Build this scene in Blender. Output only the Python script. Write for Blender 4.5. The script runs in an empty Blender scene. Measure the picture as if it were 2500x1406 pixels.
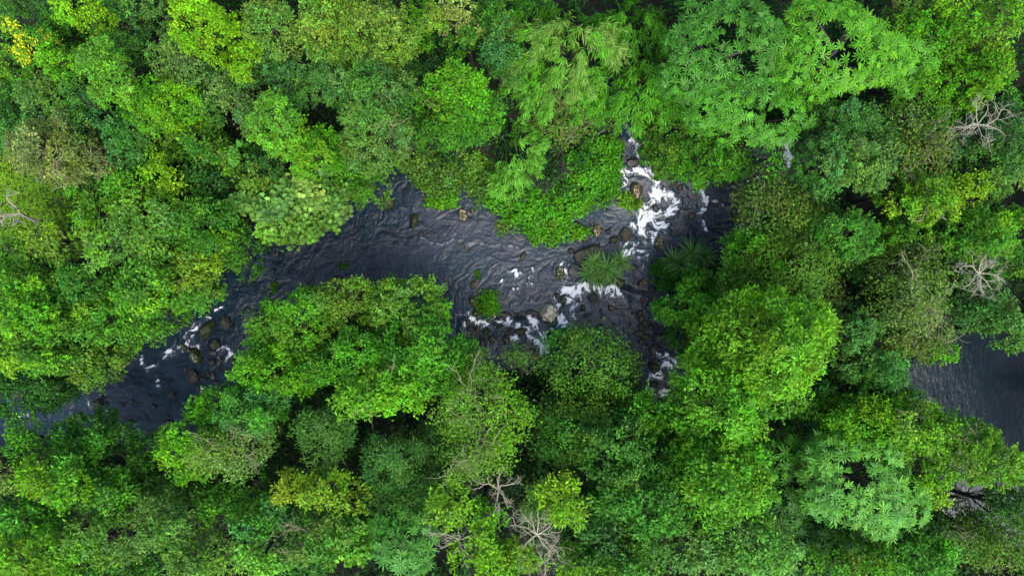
import bpy, math, random
import numpy as np
# ------------------------------------------------------------------ scale and helpers
# A drone looks straight down from 50 m: at water level 40 photo pixels are one metre.
H = 50.0; PPM0 = 40.0
def ppm(z): return PPM0 * H / (H - z)
def at(px, py, z=0.0):
    s = ppm(z); return ((px - 1250.0) / s, (703.0 - py) / s)
scene = bpy.context.scene
COL = scene.collection
RNG = np.random.default_rng(7)
def unit(v):
    return v / np.maximum(np.linalg.norm(v, axis=-1, keepdims=True), 1e-9)

_LAT = np.random.default_rng(99).random((256, 256))
def vnoise(x, y):
    xi = np.floor(x).astype(int); yi = np.floor(y).astype(int)
    fx = x - xi; fy = y - yi
    fx = fx * fx * (3 - 2 * fx); fy = fy * fy * (3 - 2 * fy)
    a = _LAT[xi & 255, yi & 255]; b = _LAT[(xi + 1) & 255, yi & 255]
    c = _LAT[xi & 255, (yi + 1) & 255]; d = _LAT[(xi + 1) & 255, (yi + 1) & 255]
    return (a * (1 - fx) + b * fx) * (1 - fy) + (c * (1 - fx) + d * fx) * fy
def fbm(x, y, o=4):
    s = 0; a = .5; t = 0
    for i in range(o):
        s = s + a * vnoise(x + 17.3 * i, y - 9.1 * i); t += a
        x, y, a = x * 2.03, y * 2.03, a * .5
    return s / t
def sstep(a, b, x):
    t = np.clip((x - a) / (b - a), 0, 1); return t * t * (3 - 2 * t)

def seg_dist(X, Y, pts, closed=False):
    P = np.asarray(pts, float); Q = np.roll(P, -1, 0) if closed else P[1:]
    if not closed: P = P[:-1]
    d2 = np.full(X.shape, 1e18)
    for (ax, ay), (bx, by) in zip(P, Q):
        ex, ey = bx - ax, by - ay
        t = np.clip(((X - ax) * ex + (Y - ay) * ey) / max(ex * ex + ey * ey, 1e-9), 0, 1)
        d2 = np.minimum(d2, (X - ax - t * ex) ** 2 + (Y - ay - t * ey) ** 2)
    return np.sqrt(d2)
def inside(X, Y, pts):
    r = np.zeros(X.shape, bool); n = len(pts)
    for i in range(n):
        (ax, ay), (bx, by) = pts[i], pts[(i + 1) % n]
        if ay == by: continue
        r ^= ((ay > Y) != (by > Y)) & (X < (bx - ax) * (Y - ay) / (by - ay) + ax)
    return r
def sdf(X, Y, pts):
    d = seg_dist(X, Y, pts, True); return np.where(inside(X, Y, pts), -d, d)

def mesh_obj(name, V, F, mat, parent=None, face_cols=None, smooth=False, point_attrs=None):
    """V (n,3); F (m,k) constant-size faces or a list of arrays of such."""
    V = np.asarray(V, np.float32).reshape(-1, 3)
    Fs = F if isinstance(F, list) else [F]
    Fs = [np.asarray(f, np.int32) for f in Fs if len(f)]
    idx = np.concatenate([f.ravel() for f in Fs])
    cnt = np.concatenate([np.full(len(f), f.shape[1], np.int32) for f in Fs])
    start = np.concatenate([[0], np.cumsum(cnt)[:-1]]).astype(np.int32)
    me = bpy.data.meshes.new(name)
    me.vertices.add(len(V)); me.vertices.foreach_set('co', V.ravel())
    me.loops.add(len(idx)); me.loops.foreach_set('vertex_index', idx)
    me.polygons.add(len(cnt)); me.polygons.foreach_set('loop_start', start)
    me.polygons.foreach_set('use_smooth', np.full(len(cnt), smooth, bool))
    me.update(calc_edges=True)
    if face_cols is not None:
        a = me.attributes.new('leaf_colour', 'FLOAT_VECTOR', 'FACE')
        a.data.foreach_set('vector', np.asarray(face_cols, np.float32).ravel())
    for k, v in (point_attrs or {}).items():
        a = me.attributes.new(k, 'FLOAT', 'POINT'); a.data.foreach_set('value', np.asarray(v, np.float32).ravel())
    me.materials.append(mat)
    o = bpy.data.objects.new(name, me); COL.objects.link(o)
    if parent is not None: o.parent = parent
    return o
def tag(o, label=None, cat=None, group=None, kind=None):
    if label: o['label'] = label
    if cat: o['category'] = cat
    if group: o['group'] = group
    if kind: o['kind'] = kind
    return o
def thing(name, label, cat, loc, group=None):
    o = bpy.data.objects.new(name, None); COL.objects.link(o); o.location = loc
    o.empty_display_size = .3
    return tag(o, label, cat, group)

# ------------------------------------------------------------------ materials
def mat(name):
    m = bpy.data.materials.new(name); m.use_nodes = True
    nt = m.node_tree; b = nt.nodes['Principled BSDF']; return m, nt, b
def N(nt, t, **k):
    n = nt.nodes.new(t)
    for a, v in k.items(): setattr(n, a, v)
    return n
def ramp(nt, src, stops):
    r = N(nt, 'ShaderNodeValToRGB'); e = r.color_ramp.elements
    while len(e) < len(stops): e.new(.5)
    for i, (p, c) in enumerate(stops):
        e[i].position = p; e[i].color = (*c, 1) if len(c) == 3 else c
    nt.links.new(src, r.inputs[0]); return r.outputs[0]
def noise(nt, scale, detail=4, rough=.55, dist=0, vec=None):
    n = N(nt, 'ShaderNodeTexNoise'); n.inputs['Scale'].default_value = scale
    n.inputs['Detail'].default_value = detail; n.inputs['Roughness'].default_value = rough
    n.inputs['Distortion'].default_value = dist
    if vec is not None: nt.links.new(vec, n.inputs['Vector'])
    return n.outputs[0]
def math_(nt, op, a, b=None, c=None, clamp=False):
    n = N(nt, 'ShaderNodeMath', operation=op, use_clamp=clamp)
    for i, v in enumerate((a, b, c)):
        if v is None: continue
        if isinstance(v, (int, float)): n.inputs[i].default_value = v
        else: nt.links.new(v, n.inputs[i])
    return n.outputs[0]
def mixc(nt, f, a, b):
    n = N(nt, 'ShaderNodeMix', data_type='RGBA')
    for i, v in ((0, f), (6, a), (7, b)):
        if isinstance(v, tuple): n.inputs[i].default_value = (*v, 1)
        elif isinstance(v, (int, float)): n.inputs[i].default_value = v
        else: nt.links.new(v, n.inputs[i])
    return n.outputs[2]
def bump(nt, h, strength, dist, b):
    n = N(nt, 'ShaderNodeBump'); n.inputs['Strength'].default_value = strength; n.inputs['Distance'].default_value = dist
    nt.links.new(h, n.inputs['Height']); nt.links.new(n.outputs[0], b.inputs['Normal']); return n
def geo_pos(nt): return N(nt, 'ShaderNodeNewGeometry').outputs['Position']

def leaf_mat(name, rough=.5, spec=.3, trans=.22):
    m, nt, b = mat(name)
    a = N(nt, 'ShaderNodeAttribute', attribute_name='leaf_colour')
    nt.links.new(a.outputs['Color'], b.inputs['Base Color'])
    b.inputs['Roughness'].default_value = rough; b.inputs['Specular IOR Level'].default_value = spec
    t = N(nt, 'ShaderNodeBsdfTranslucent')
    g = N(nt, 'ShaderNodeMix', data_type='RGBA', blend_type='MULTIPLY'); g.inputs[0].default_value = 1
    nt.links.new(a.outputs['Color'], g.inputs[6]); g.inputs[7].default_value = (1.15, 1.2, .35, 1)
    nt.links.new(g.outputs[2], t.inputs['Color'])
    s = N(nt, 'ShaderNodeMixShader'); s.inputs[0].default_value = trans
    nt.links.new(b.outputs[0], s.inputs[1]); nt.links.new(t.outputs[0], s.inputs[2])
    nt.links.new(s.outputs[0], nt.nodes['Material Output'].inputs['Surface'])
    return m
M_LEAF = leaf_mat('leaf', .5, .13, .12); M_GLOSSY = leaf_mat('waxy_leaf', .45, .18, .10); M_GRASS = leaf_mat('grass_blade', .6, .2, .3)

def bark_mat(name, c1, c2, scale=6):
    m, nt, b = mat(name)
    p = geo_pos(nt); f = noise(nt, scale, 5, .65, .4, p)
    nt.links.new(ramp(nt, f, [(.3, c1), (.7, c2)]), b.inputs['Base Color'])
    b.inputs['Roughness'].default_value = .85
    bump(nt, noise(nt, scale * 4, 3, .6, 0, p), .5, .03, b); return m
M_BARK = bark_mat('bark', (.018, .016, .011), (.06, .052, .038))
M_PALEBARK = bark_mat('pale_bark', (.13, .115, .08), (.26, .235, .17), 9)
M_TWIG = bark_mat('twig_bark', (.11, .115, .05), (.22, .22, .11), 9)
M_DEAD = bark_mat('bleached_wood', (.16, .16, .105), (.32, .315, .22), 9)
M_DARKBARK = bark_mat('wet_dark_bark', (.012, .014, .008), (.04, .045, .022))
M_CULM = bark_mat('bamboo_culm', (.06, .11, .03), (.13, .17, .05))

def rock_mat(name, base, base2, spot, lo, hi, sscale, rough=.5, moss=None):
    m, nt, b = mat(name)
    tc = N(nt, 'ShaderNodeTexCoord').outputs['Object']
    f = noise(nt, 3.2, 6, .62, .3, tc)
    c = ramp(nt, f, [(.32, base), (.68, base2)])
    if moss:
        c = mixc(nt, math_(nt, 'SUBTRACT', math_(nt, 'MULTIPLY', noise(nt, 2.1, 5, .6, .2, tc), 4.0), 1.7, clamp=True), c, moss)
    sp = noise(nt, sscale, 5, .7, .15, tc)
    zz = N(nt, 'ShaderNodeSeparateXYZ'); nt.links.new(N(nt, 'ShaderNodeNewGeometry').outputs['Normal'], zz.inputs[0])
    up = math_(nt, 'MULTIPLY', sstep_node(nt, zz.outputs[2], .45, .9), 1.0)
    k = math_(nt, 'MULTIPLY', sstep_node(nt, sp, lo, hi), up)
    c = mixc(nt, k, c, spot)
    oz = N(nt, 'ShaderNodeSeparateXYZ'); nt.links.new(tc, oz.inputs[0])
    wet = sstep_node(nt, math_(nt, 'ADD', oz.outputs[2], math_(nt, 'MULTIPLY', noise(nt, 5, 3, .6, 0, tc), .16)), .16, .02)
    c = mixc(nt, math_(nt, 'MULTIPLY', wet, .6), c, (.006, .006, .005))
    nt.links.new(c, b.inputs['Base Color'])
    nt.links.new(math_(nt, 'SUBTRACT', rough, math_(nt, 'MULTIPLY', wet, rough * .6)), b.inputs['Roughness'])
    bump(nt, noise(nt, 14, 6, .7, 0, tc), .55, .06, b)
    return m
def sstep_node(nt, v, lo, hi):
    n = N(nt, 'ShaderNodeMapRange', interpolation_type='SMOOTHSTEP')
    n.inputs['From Min'].default_value = lo; n.inputs['From Max'].default_value = hi
    nt.links.new(v, n.inputs['Value']); return n.outputs[0]
ROCKM = {
 'speckled': rock_mat('lichen_rock', (.05, .045, .025), (.09, .08, .045), (.50, .48, .36), .36, .46, 5.0, .8),
 'grey': rock_mat('grey_rock', (.045, .045, .046), (.085, .084, .082), (.08, .08, .07), .6, .8, 5, .5),
 'dark': rock_mat('wet_black_rock', (.014, .014, .013), (.040, .039, .035), (.06, .058, .045), .62, .78, 5, .35),
 'brown': rock_mat('brown_rock', (.024, .022, .015), (.066, .058, .040), (.13, .115, .07), .58, .72, 6, .55),
 'tan': rock_mat('tan_rock', (.022, .02, .009), (.065, .056, .026), (.30, .26, .14), .47, .58, 5, .7),
 'moss': rock_mat('mossy_rock', (.010, .014, .004), (.03, .038, .010), (.22, .24, .14), .66, .74, 6, .6, (.02, .035, .006)),
 'mosspale': rock_mat('moss_and_lichen_rock', (.012, .018, .004), (.04, .05, .014), (.42, .42, .27), .52, .62, 6, .65, (.03, .05, .008)),
 'cap': rock_mat('white_capped_rock', (.012, .012, .009), (.03, .03, .02), (.55, .53, .42), .40, .5, 2.6, .7),
}
# ------------------------------------------------------------------ setting: terrain, river, pond
RIVER_PX = [(-160,990),(60,985),(170,975),(250,900),(330,830),(470,740),(545,650),(600,560),(680,540),(790,520),(850,470),(930,420),(1000,425),
 (1060,460),(1140,440),(1220,490),(1290,555),(1360,560),(1410,505),(1480,470),(1490,400),(1470,340),(1370,330),(1340,300),(1370,225),(1470,215),(1560,240),
 (1640,255),(1660,310),(1720,380),(1800,400),(1880,330),(1960,290),(1975,400),(1900,460),(1850,500),(1850,600),(1760,620),(1660,640),(1630,690),
 (1650,800),(1680,880),(1690,1010),(1570,1010),(1510,920),(1420,880),(1290,900),(1150,890),(1080,810),(1000,750),(880,760),(740,780),(640,820),(600,900),(520,1000),(460,1090),(400,1120),(300,1110),(250,1070),(100,1075),(-160,1110)]
POND_PX = [(2190,930),(2240,880),(2290,860),(2330,810),(2370,770),(2450,780),(2520,820),(2550,900),(2550,1330),(2350,1310),(2310,1290),(2290,1180),(2230,1040)]
RIVER = [at(*p) for p in RIVER_PX]; POND = [at(*p) for p in POND_PX]
GX0, GX1, GY0, GY1, GS = -60., 60., -45., 45., .25
_gx = np.arange(GX0, GX1 + .01, GS); _gy = np.arange(GY0, GY1 + .01, GS)
_X, _Y = np.meshgrid(_gx, _gy, indexing='ij')
_SR = sdf(_X, _Y, RIVER); _SP = sdf(_X, _Y, POND); _S = np.minimum(_SR, _SP)
def bil(A, x, y):
    u = np.clip((np.asarray(x, float) - GX0) / GS, 0, A.shape[0] - 1.001); v = np.clip((np.asarray(y, float) - GY0) / GS, 0, A.shape[1] - 1.001)
    i = u.astype(int); j = v.astype(int); a = u - i; b = v - j
    return (A[i, j] * (1 - a) + A[i + 1, j] * a) * (1 - b) + (A[i, j + 1] * (1 - a) + A[i + 1, j + 1] * a) * b
# water level: a little higher above the rapids, lower below the dam of rocks and towards the downstream end
DAM_PX = [(1120,775),(1200,775),(1300,778),(1365,745),(1385,700),(1500,690),(1590,720),(1700,740),(1750,1040),(1100,1040)]
DAM = [at(*p) for p in DAM_PX]
def level(x, y):
    x = np.asarray(x, float); y = np.asarray(y, float)
    px = 1250 + x * 40; py = 703 - y * 40
    z = .45 * sstep(560, 400, py) * sstep(1430, 1520, px) + .25 * sstep(420, 330, py) * sstep(1430, 1520, px)
    z = z - .4 * sstep(600, 380, px)
    s = sdf(x.ravel(), y.ravel(), DAM).reshape(x.shape)
    return z - .3 * sstep(.25, -.35, s)
_T = np.where(_S < 0, -.9 * sstep(0, -1.2, _S) , 1.5 * sstep(0, 2.5, _S) + 2.0 * sstep(3, 16, _S)) + (fbm(_X * .35, _Y * .35) - .5) * 1.1 * sstep(0, 2.5, _S) - .12
_T = _T + level(_X, _Y) * sstep(1.5, 0, _S) + (.7 * sstep(420, 300, 703 - _Y * 40) * sstep(1300, 1500, 1250 + _X * 40) * (sstep(2, 0, _S) * 0))
def terr(x, y): return bil(_T, x, y)
def to_land(x, y, m=.5):
    for _ in range(60):
        s = float(bil(_S, x, y))
        if s > m: break
        e = .3; gx = float(bil(_S, x + e, y) - bil(_S, x - e, y)); gy = float(bil(_S, x, y + e) - bil(_S, x, y - e))
        l = math.hypot(gx, gy) or 1; x += gx / l * .25; y += gy / l * .25
    return x, y

FLOW = [[(1640,300),(1550,345),(1560,410),(1600,450),(1590,540),(1550,600),(1500,640)],[(1440,690),(1390,740),(1365,790),(1330,860)],[(1800,440),(1720,500),(1660,570),(1620,640),(1590,720),(1580,830),(1600,960)],
 [(1500,640),(1400,600),(1250,610),(1080,590),(900,620),(760,660),(600,720),(500,790),(420,860),(330,910),(200,990),(0,1030)],[(1050,480),(960,510),(880,560),(760,640)],[(1400,560),(1300,570),(1150,540),(1030,530)],[(1300,700),(1305,780),(1325,850)],[(1170,730),(1150,790),(1190,840)],[(1510,690),(1530,740),(1540,820),(1560,900)],[(1920,330),(1920,390),(1870,440),(1800,470)]]
def grid_at(A, u, v):
    u = np.clip(u, 0, A.shape[0] - 1.001); v = np.clip(v, 0, A.shape[1] - 1.001); i = u.astype(int); j = v.astype(int); a = u - i; b = v - j
    return (A[i, j] * (1 - a) + A[i + 1, j] * a) * (1 - b) + (A[i, j + 1] * (1 - a) + A[i + 1, j + 1] * a) * b
def build_setting():
    # forest floor: one sheet with the channel and the pond basin in it, its rim carried out to the horizon
    st = 2; X = _X[::st, ::st]; Y = _Y[::st, ::st]; Z = _T[::st, ::st].copy()
    n, m = X.shape
    X = X.copy(); Y = Y.copy()
    X[0, :] = -900; X[-1, :] = 900; Y[:, 0] = -900; Y[:, -1] = 900; Z[0, :] = Z[-1, :] = 3; Z[:, 0] = Z[:, -1] = 3
    I = np.arange(n * m).reshape(n, m)
    F = np.stack([I[:-1, :-1], I[1:, :-1], I[1:, 1:], I[:-1, 1:]], -1).reshape(-1, 4)
    mt, nt, b = mat('forest_floor')
    p = geo_pos(nt)
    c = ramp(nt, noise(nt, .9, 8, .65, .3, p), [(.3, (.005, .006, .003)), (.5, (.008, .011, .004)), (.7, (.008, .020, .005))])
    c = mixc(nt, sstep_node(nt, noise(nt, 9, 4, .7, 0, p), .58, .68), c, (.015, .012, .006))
    nt.links.new(c, b.inputs['Base Color']); b.inputs['Roughness'].default_value = .95
    bump(nt, noise(nt, 7, 6, .7, 0, p), .8, .1, b)
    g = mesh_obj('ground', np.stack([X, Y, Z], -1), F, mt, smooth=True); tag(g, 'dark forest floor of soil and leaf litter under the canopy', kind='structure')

    # meadow turf lying over the ground at the frame's edge
    MEADOW = [at(*q, 3.2) for q in [(-160,300),(30,330),(60,390),(120,440),(190,470),(160,530),(110,560),(60,620),(-160,680)]]
    n_ = 60000
    x = RNG.uniform(-38, -24, n_); y = RNG.uniform(-2, 12, n_)
    k = sdf(x, y, MEADOW) < RNG.normal(0, .35, n_); x, y = x[k], y[k]
    n_ = len(x); P = np.stack([x, y, terr(x, y) - .02], -1)
    D = unit(np.stack([RNG.normal(0, .45, n_), RNG.normal(0, .45, n_), np.full(n_, .3)], -1))
    V, F = leaf_quads(P, D, np.array([0, 0, 1.]) + RNG.normal(0, .4, (n_, 3)), RNG.uniform(.18, .42, n_), RNG.uniform(.05, .09, n_), SH['blade'], 0, .5)
    w = fbm(x * .8, y * .8)[:, None]
    c = np.array([.10, .27, .010]) * (1 - w) + np.array([.16, .30, .016]) * w
    c = c * np.exp(RNG.normal(0, .2, (n_, 1)))
    tag(mesh_obj('grass', V, F, M_GRASS, face_cols=c), 'bright green meadow grass in the clearing at the edge', 'grass', kind='stuff')

    # ---------------- water
    foam = FOAM
    for name, S, bb, lab, pool in (('river', _SR, None, 'dark slate river with white rapids running between wooded banks', False),
                                   ('pond', _SP, None, 'still dark pond with fine ripples among the trees', True)):
        poly = RIVER if not pool else POND
        P = np.array(poly); x0, y0 = P.min(0) - .6; x1, y1 = P.max(0) + .6
        gs = .045 if not pool else .09
        xs = np.arange(x0, x1, gs); ys = np.arange(y0, y1, gs)
        X, Y = np.meshgrid(xs, ys, indexing='ij')
        s = bil(S, X, Y)
        fm = np.zeros(X.shape); sh = np.zeros(X.shape)
        if not pool:
            wx = (fbm(X * 1.3 + 50, Y * 1.3) - .5) * .45 + (fbm(X * 5 + 9, Y * 5) - .5) * .18; wy = (fbm(X * 1.3, Y * 1.3 + 80) - .5) * .45 + (fbm(X * 5, Y * 5 + 31) - .5) * .18
            for pts, w, a in foam:
                q = [at(*t) for t in pts]
                if len(q) == 1: q = [q[0], (q[0][0] + .02, q[0][1])]
                qa = np.array(q); r = w / 40. * 2.6
                sl = (X > qa[:, 0].min() - r) & (X < qa[:, 0].max() + r) & (Y > qa[:, 1].min() - r) & (Y < qa[:, 1].max() + r)
                d = seg_dist(X[sl] + wx[sl], Y[sl] + wy[sl], q) / (w * .80 / 40.)
                fm[sl] = np.maximum(fm[sl], a * np.exp(-(d ** 2) * .9))
            sh = shallow_mask(X, Y)
            # flow directions, bent by eddies; streaks are noise drawn out along them
            U = np.zeros(X.shape); V_ = np.zeros(X.shape)
            Xc, Yc = X[::8, ::8], Y[::8, ::8]; Uc = np.zeros(Xc.shape); Vc = np.zeros(Xc.shape)
            for ln in FLOW:
                q = [at(*t) for t in ln]
                for (ax, ay), (bx, by) in zip(q[:-1], q[1:]):
                    l = math.hypot(bx - ax, by - ay); d = seg_dist(Xc, Yc, [(ax, ay), (bx, by)]); wgt = l / (d + .25) ** 3
                    Uc += wgt * (bx - ax) / l; Vc += wgt * (by - ay) / l
            l = np.hypot(Uc, Vc) + 1e-9; Uc /= l; Vc /= l
            def up(A): return grid_at(A, np.arange(X.shape[0])[:, None] / 8. + 0 * Y, np.arange(X.shape[1])[None, :] / 8. + 0 * X)
            U = up(Uc); V_ = up(Vc)
            e = (fbm(X * .9 + 3, Y * .9, 3) - .5) * 5.0 + (fbm(X * 2.8 + 13, Y * 2.8, 2) - .5) * 2.6
            cu, su = np.cos(e), np.sin(e); U, V_ = U * cu - V_ * su, U * su + V_ * cu
            rn = np.random.default_rng(5).random(X.shape); rn2 = fbm(X * 9, Y * 9, 2)
            ii, jj = np.meshgrid(np.arange(X.shape[0], dtype=float), np.arange(X.shape[1], dtype=float), indexing='ij')
            def lic(A, steps, back=True, fwd=True, decay=1.0):
                acc = A.copy(); wt = 1.0
                for sg, on in ((1, fwd), (-1, back)):
                    if not on: continue
                    pi, pj = ii.copy(), jj.copy(); w_ = 1.0
                    for k in range(steps):
                        iu = np.clip(pi, 0, X.shape[0] - 1).astype(int); iv = np.clip(pj, 0, X.shape[1] - 1).astype(int)
                        pi = pi + sg * U[iu, iv]; pj = pj + sg * V_[iu, iv]; w_ *= decay
                        acc = acc + w_ * A[np.clip(pi + .5, 0, X.shape[0] - 1).astype(int), np.clip(pj + .5, 0, X.shape[1] - 1).astype(int)]; wt += w_
                return acc / wt
            def norm(A): return (A - A.mean()) / A.std()
            fine = norm(lic(rn, 5)); mid = norm(lic(rn2, 9)); trail = lic(fm, 16, True, False, .92)
            st_ = .55 * fine + .75 * mid
            Fm = np.maximum(fm, .85 * trail)
            web = norm(-np.abs(fbm(X * 2.4 + wx * 3, Y * 2.4 + wy * 3, 4) - .5))
            raw = Fm * (1.0 + .48 * st_ + .34 * web) + .09 * st_ * sstep(.05, .4, Fm)
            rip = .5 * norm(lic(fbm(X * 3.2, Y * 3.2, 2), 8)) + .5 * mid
            Z = level(X, Y) + .011 * rip + .003 * fine + .05 * (fbm(X * 1.2 + wx * 2, Y * 1.2 + wy * 2, 3) - .5) + np.clip(fm, 0, 1) * (.10 * fbm(X * 2.6, Y * 2.6, 3) + .022 * st_)
            fm = sstep(.28, 1.3, raw)
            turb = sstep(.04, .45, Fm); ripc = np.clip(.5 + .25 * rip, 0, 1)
        else:
            Z = .03 * (fbm(X * 1.6 + 7, Y * 1.1, 3) - .5); turb = ripc = sh
        keep = s < .45
        I = -np.ones(X.shape, int); I[keep] = np.arange(keep.sum())
        F = np.stack([I[:-1, :-1], I[1:, :-1], I[1:, 1:], I[:-1, 1:]], -1).reshape(-1, 4); F = F[(F >= 0).all(1)]
        V = np.stack([X, Y, Z], -1)[keep]
        wm, nt, b = mat(name + '_water'); p = geo_pos(nt)
        fa = N(nt, 'ShaderNodeAttribute', attribute_name='foam').outputs['Fac']
        sa = N(nt, 'ShaderNodeAttribute', attribute_name='shallow').outputs['Fac']
        if not pool:
            mp = N(nt, 'ShaderNodeMapping'); nt.links.new(p, mp.inputs[0]); mp.inputs['Rotation'].default_value = (0, 0, math.radians(18)); mp.inputs['Scale'].default_value = (1, 1.5, 1)
            pv = mp.outputs[0]
            ta = N(nt, 'ShaderNodeAttribute', attribute_name='turbulence').outputs['Fac']
            ra = N(nt, 'ShaderNodeAttribute', attribute_name='streak').outputs['Fac']
            c = ramp(nt, noise(nt, .38, 5, .6, .8, pv), [(.34, (.004, .014, .023)), (.66, (.013, .029, .043))])  # pale sky sheen painted into the base colour as broad noise
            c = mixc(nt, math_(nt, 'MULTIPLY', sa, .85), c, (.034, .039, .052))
            c = mixc(nt, math_(nt, 'MULTIPLY', sstep_node(nt, ra, .45, .10), .85), c, (.003, .008, .013))  # dark reflections on the ripple slopes, painted into the colour
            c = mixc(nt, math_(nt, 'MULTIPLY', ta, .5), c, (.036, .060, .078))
            n2 = noise(nt, 13, 5, .7, 1.0, p)
            ff = sstep_node(nt, math_(nt, 'ADD', fa, math_(nt, 'MULTIPLY', math_(nt, 'SUBTRACT', n2, .5), math_(nt, 'MULTIPLY', fa, 1.6))), .06, .95)
            c = mixc(nt, ff, c, (.76, .80, .83))
            nt.links.new(c, b.inputs['Base Color'])
            nt.links.new(math_(nt, 'ADD', .12, math_(nt, 'MULTIPLY', ff, .6)), b.inputs['Roughness'])
            bump(nt, noise(nt, 6, 4, .6, 1.5, pv), .5, .04, b)
        else:
            c = ramp(nt, noise(nt, .4, 3, .5, .3, p), [(.3, (.008, .016, .022)), (.7, (.014, .024, .031))])
            nt.links.new(c, b.inputs['Base Color']); b.inputs['Roughness'].default_value = .06
            mp = N(nt, 'ShaderNodeMapping'); nt.links.new(p, mp.inputs[0]); mp.inputs['Rotation'].default_value = (0, 0, math.radians(-28)); mp.inputs['Scale'].default_value = (2.4, 1, 1)
            bump(nt, noise(nt, 1.9, 5, .62, .9, mp.outputs[0]), .55, .05, b)
        b.inputs['IOR'].default_value = 1.33
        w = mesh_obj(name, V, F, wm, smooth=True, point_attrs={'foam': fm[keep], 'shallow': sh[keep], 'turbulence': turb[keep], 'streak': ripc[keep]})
        tag(w, lab, kind='structure')
SHALLOW = [([(1060,500),(1110,540),(1200,570),(1250,590)], 60, .9), ([(960,600),(1060,600),(1130,590)], 34, .9), ([(1230,640),(1330,660),(1340,700),(1200,720)], 46, .55), ([(1560,690),(1575,720)], 26, .7), ([(1540,780),(1560,810)], 34, .5),([(740,640),(850,600)], 40, .35), ([(1510,560),(1400,560)], 26, .5)]
def shallow_mask(X, Y):
    r = np.zeros(X.shape)
    for pts, w, a in SHALLOW:
        d = seg_dist(X, Y, [at(*t) for t in pts]) / (w / 40.)
        r = np.maximum(r, a * np.exp(-d * d))
    return r * (.55 + .9 * (fbm(X * 1.1, Y * 1.1, 4) - .1)).clip(0, 1.2)
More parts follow.
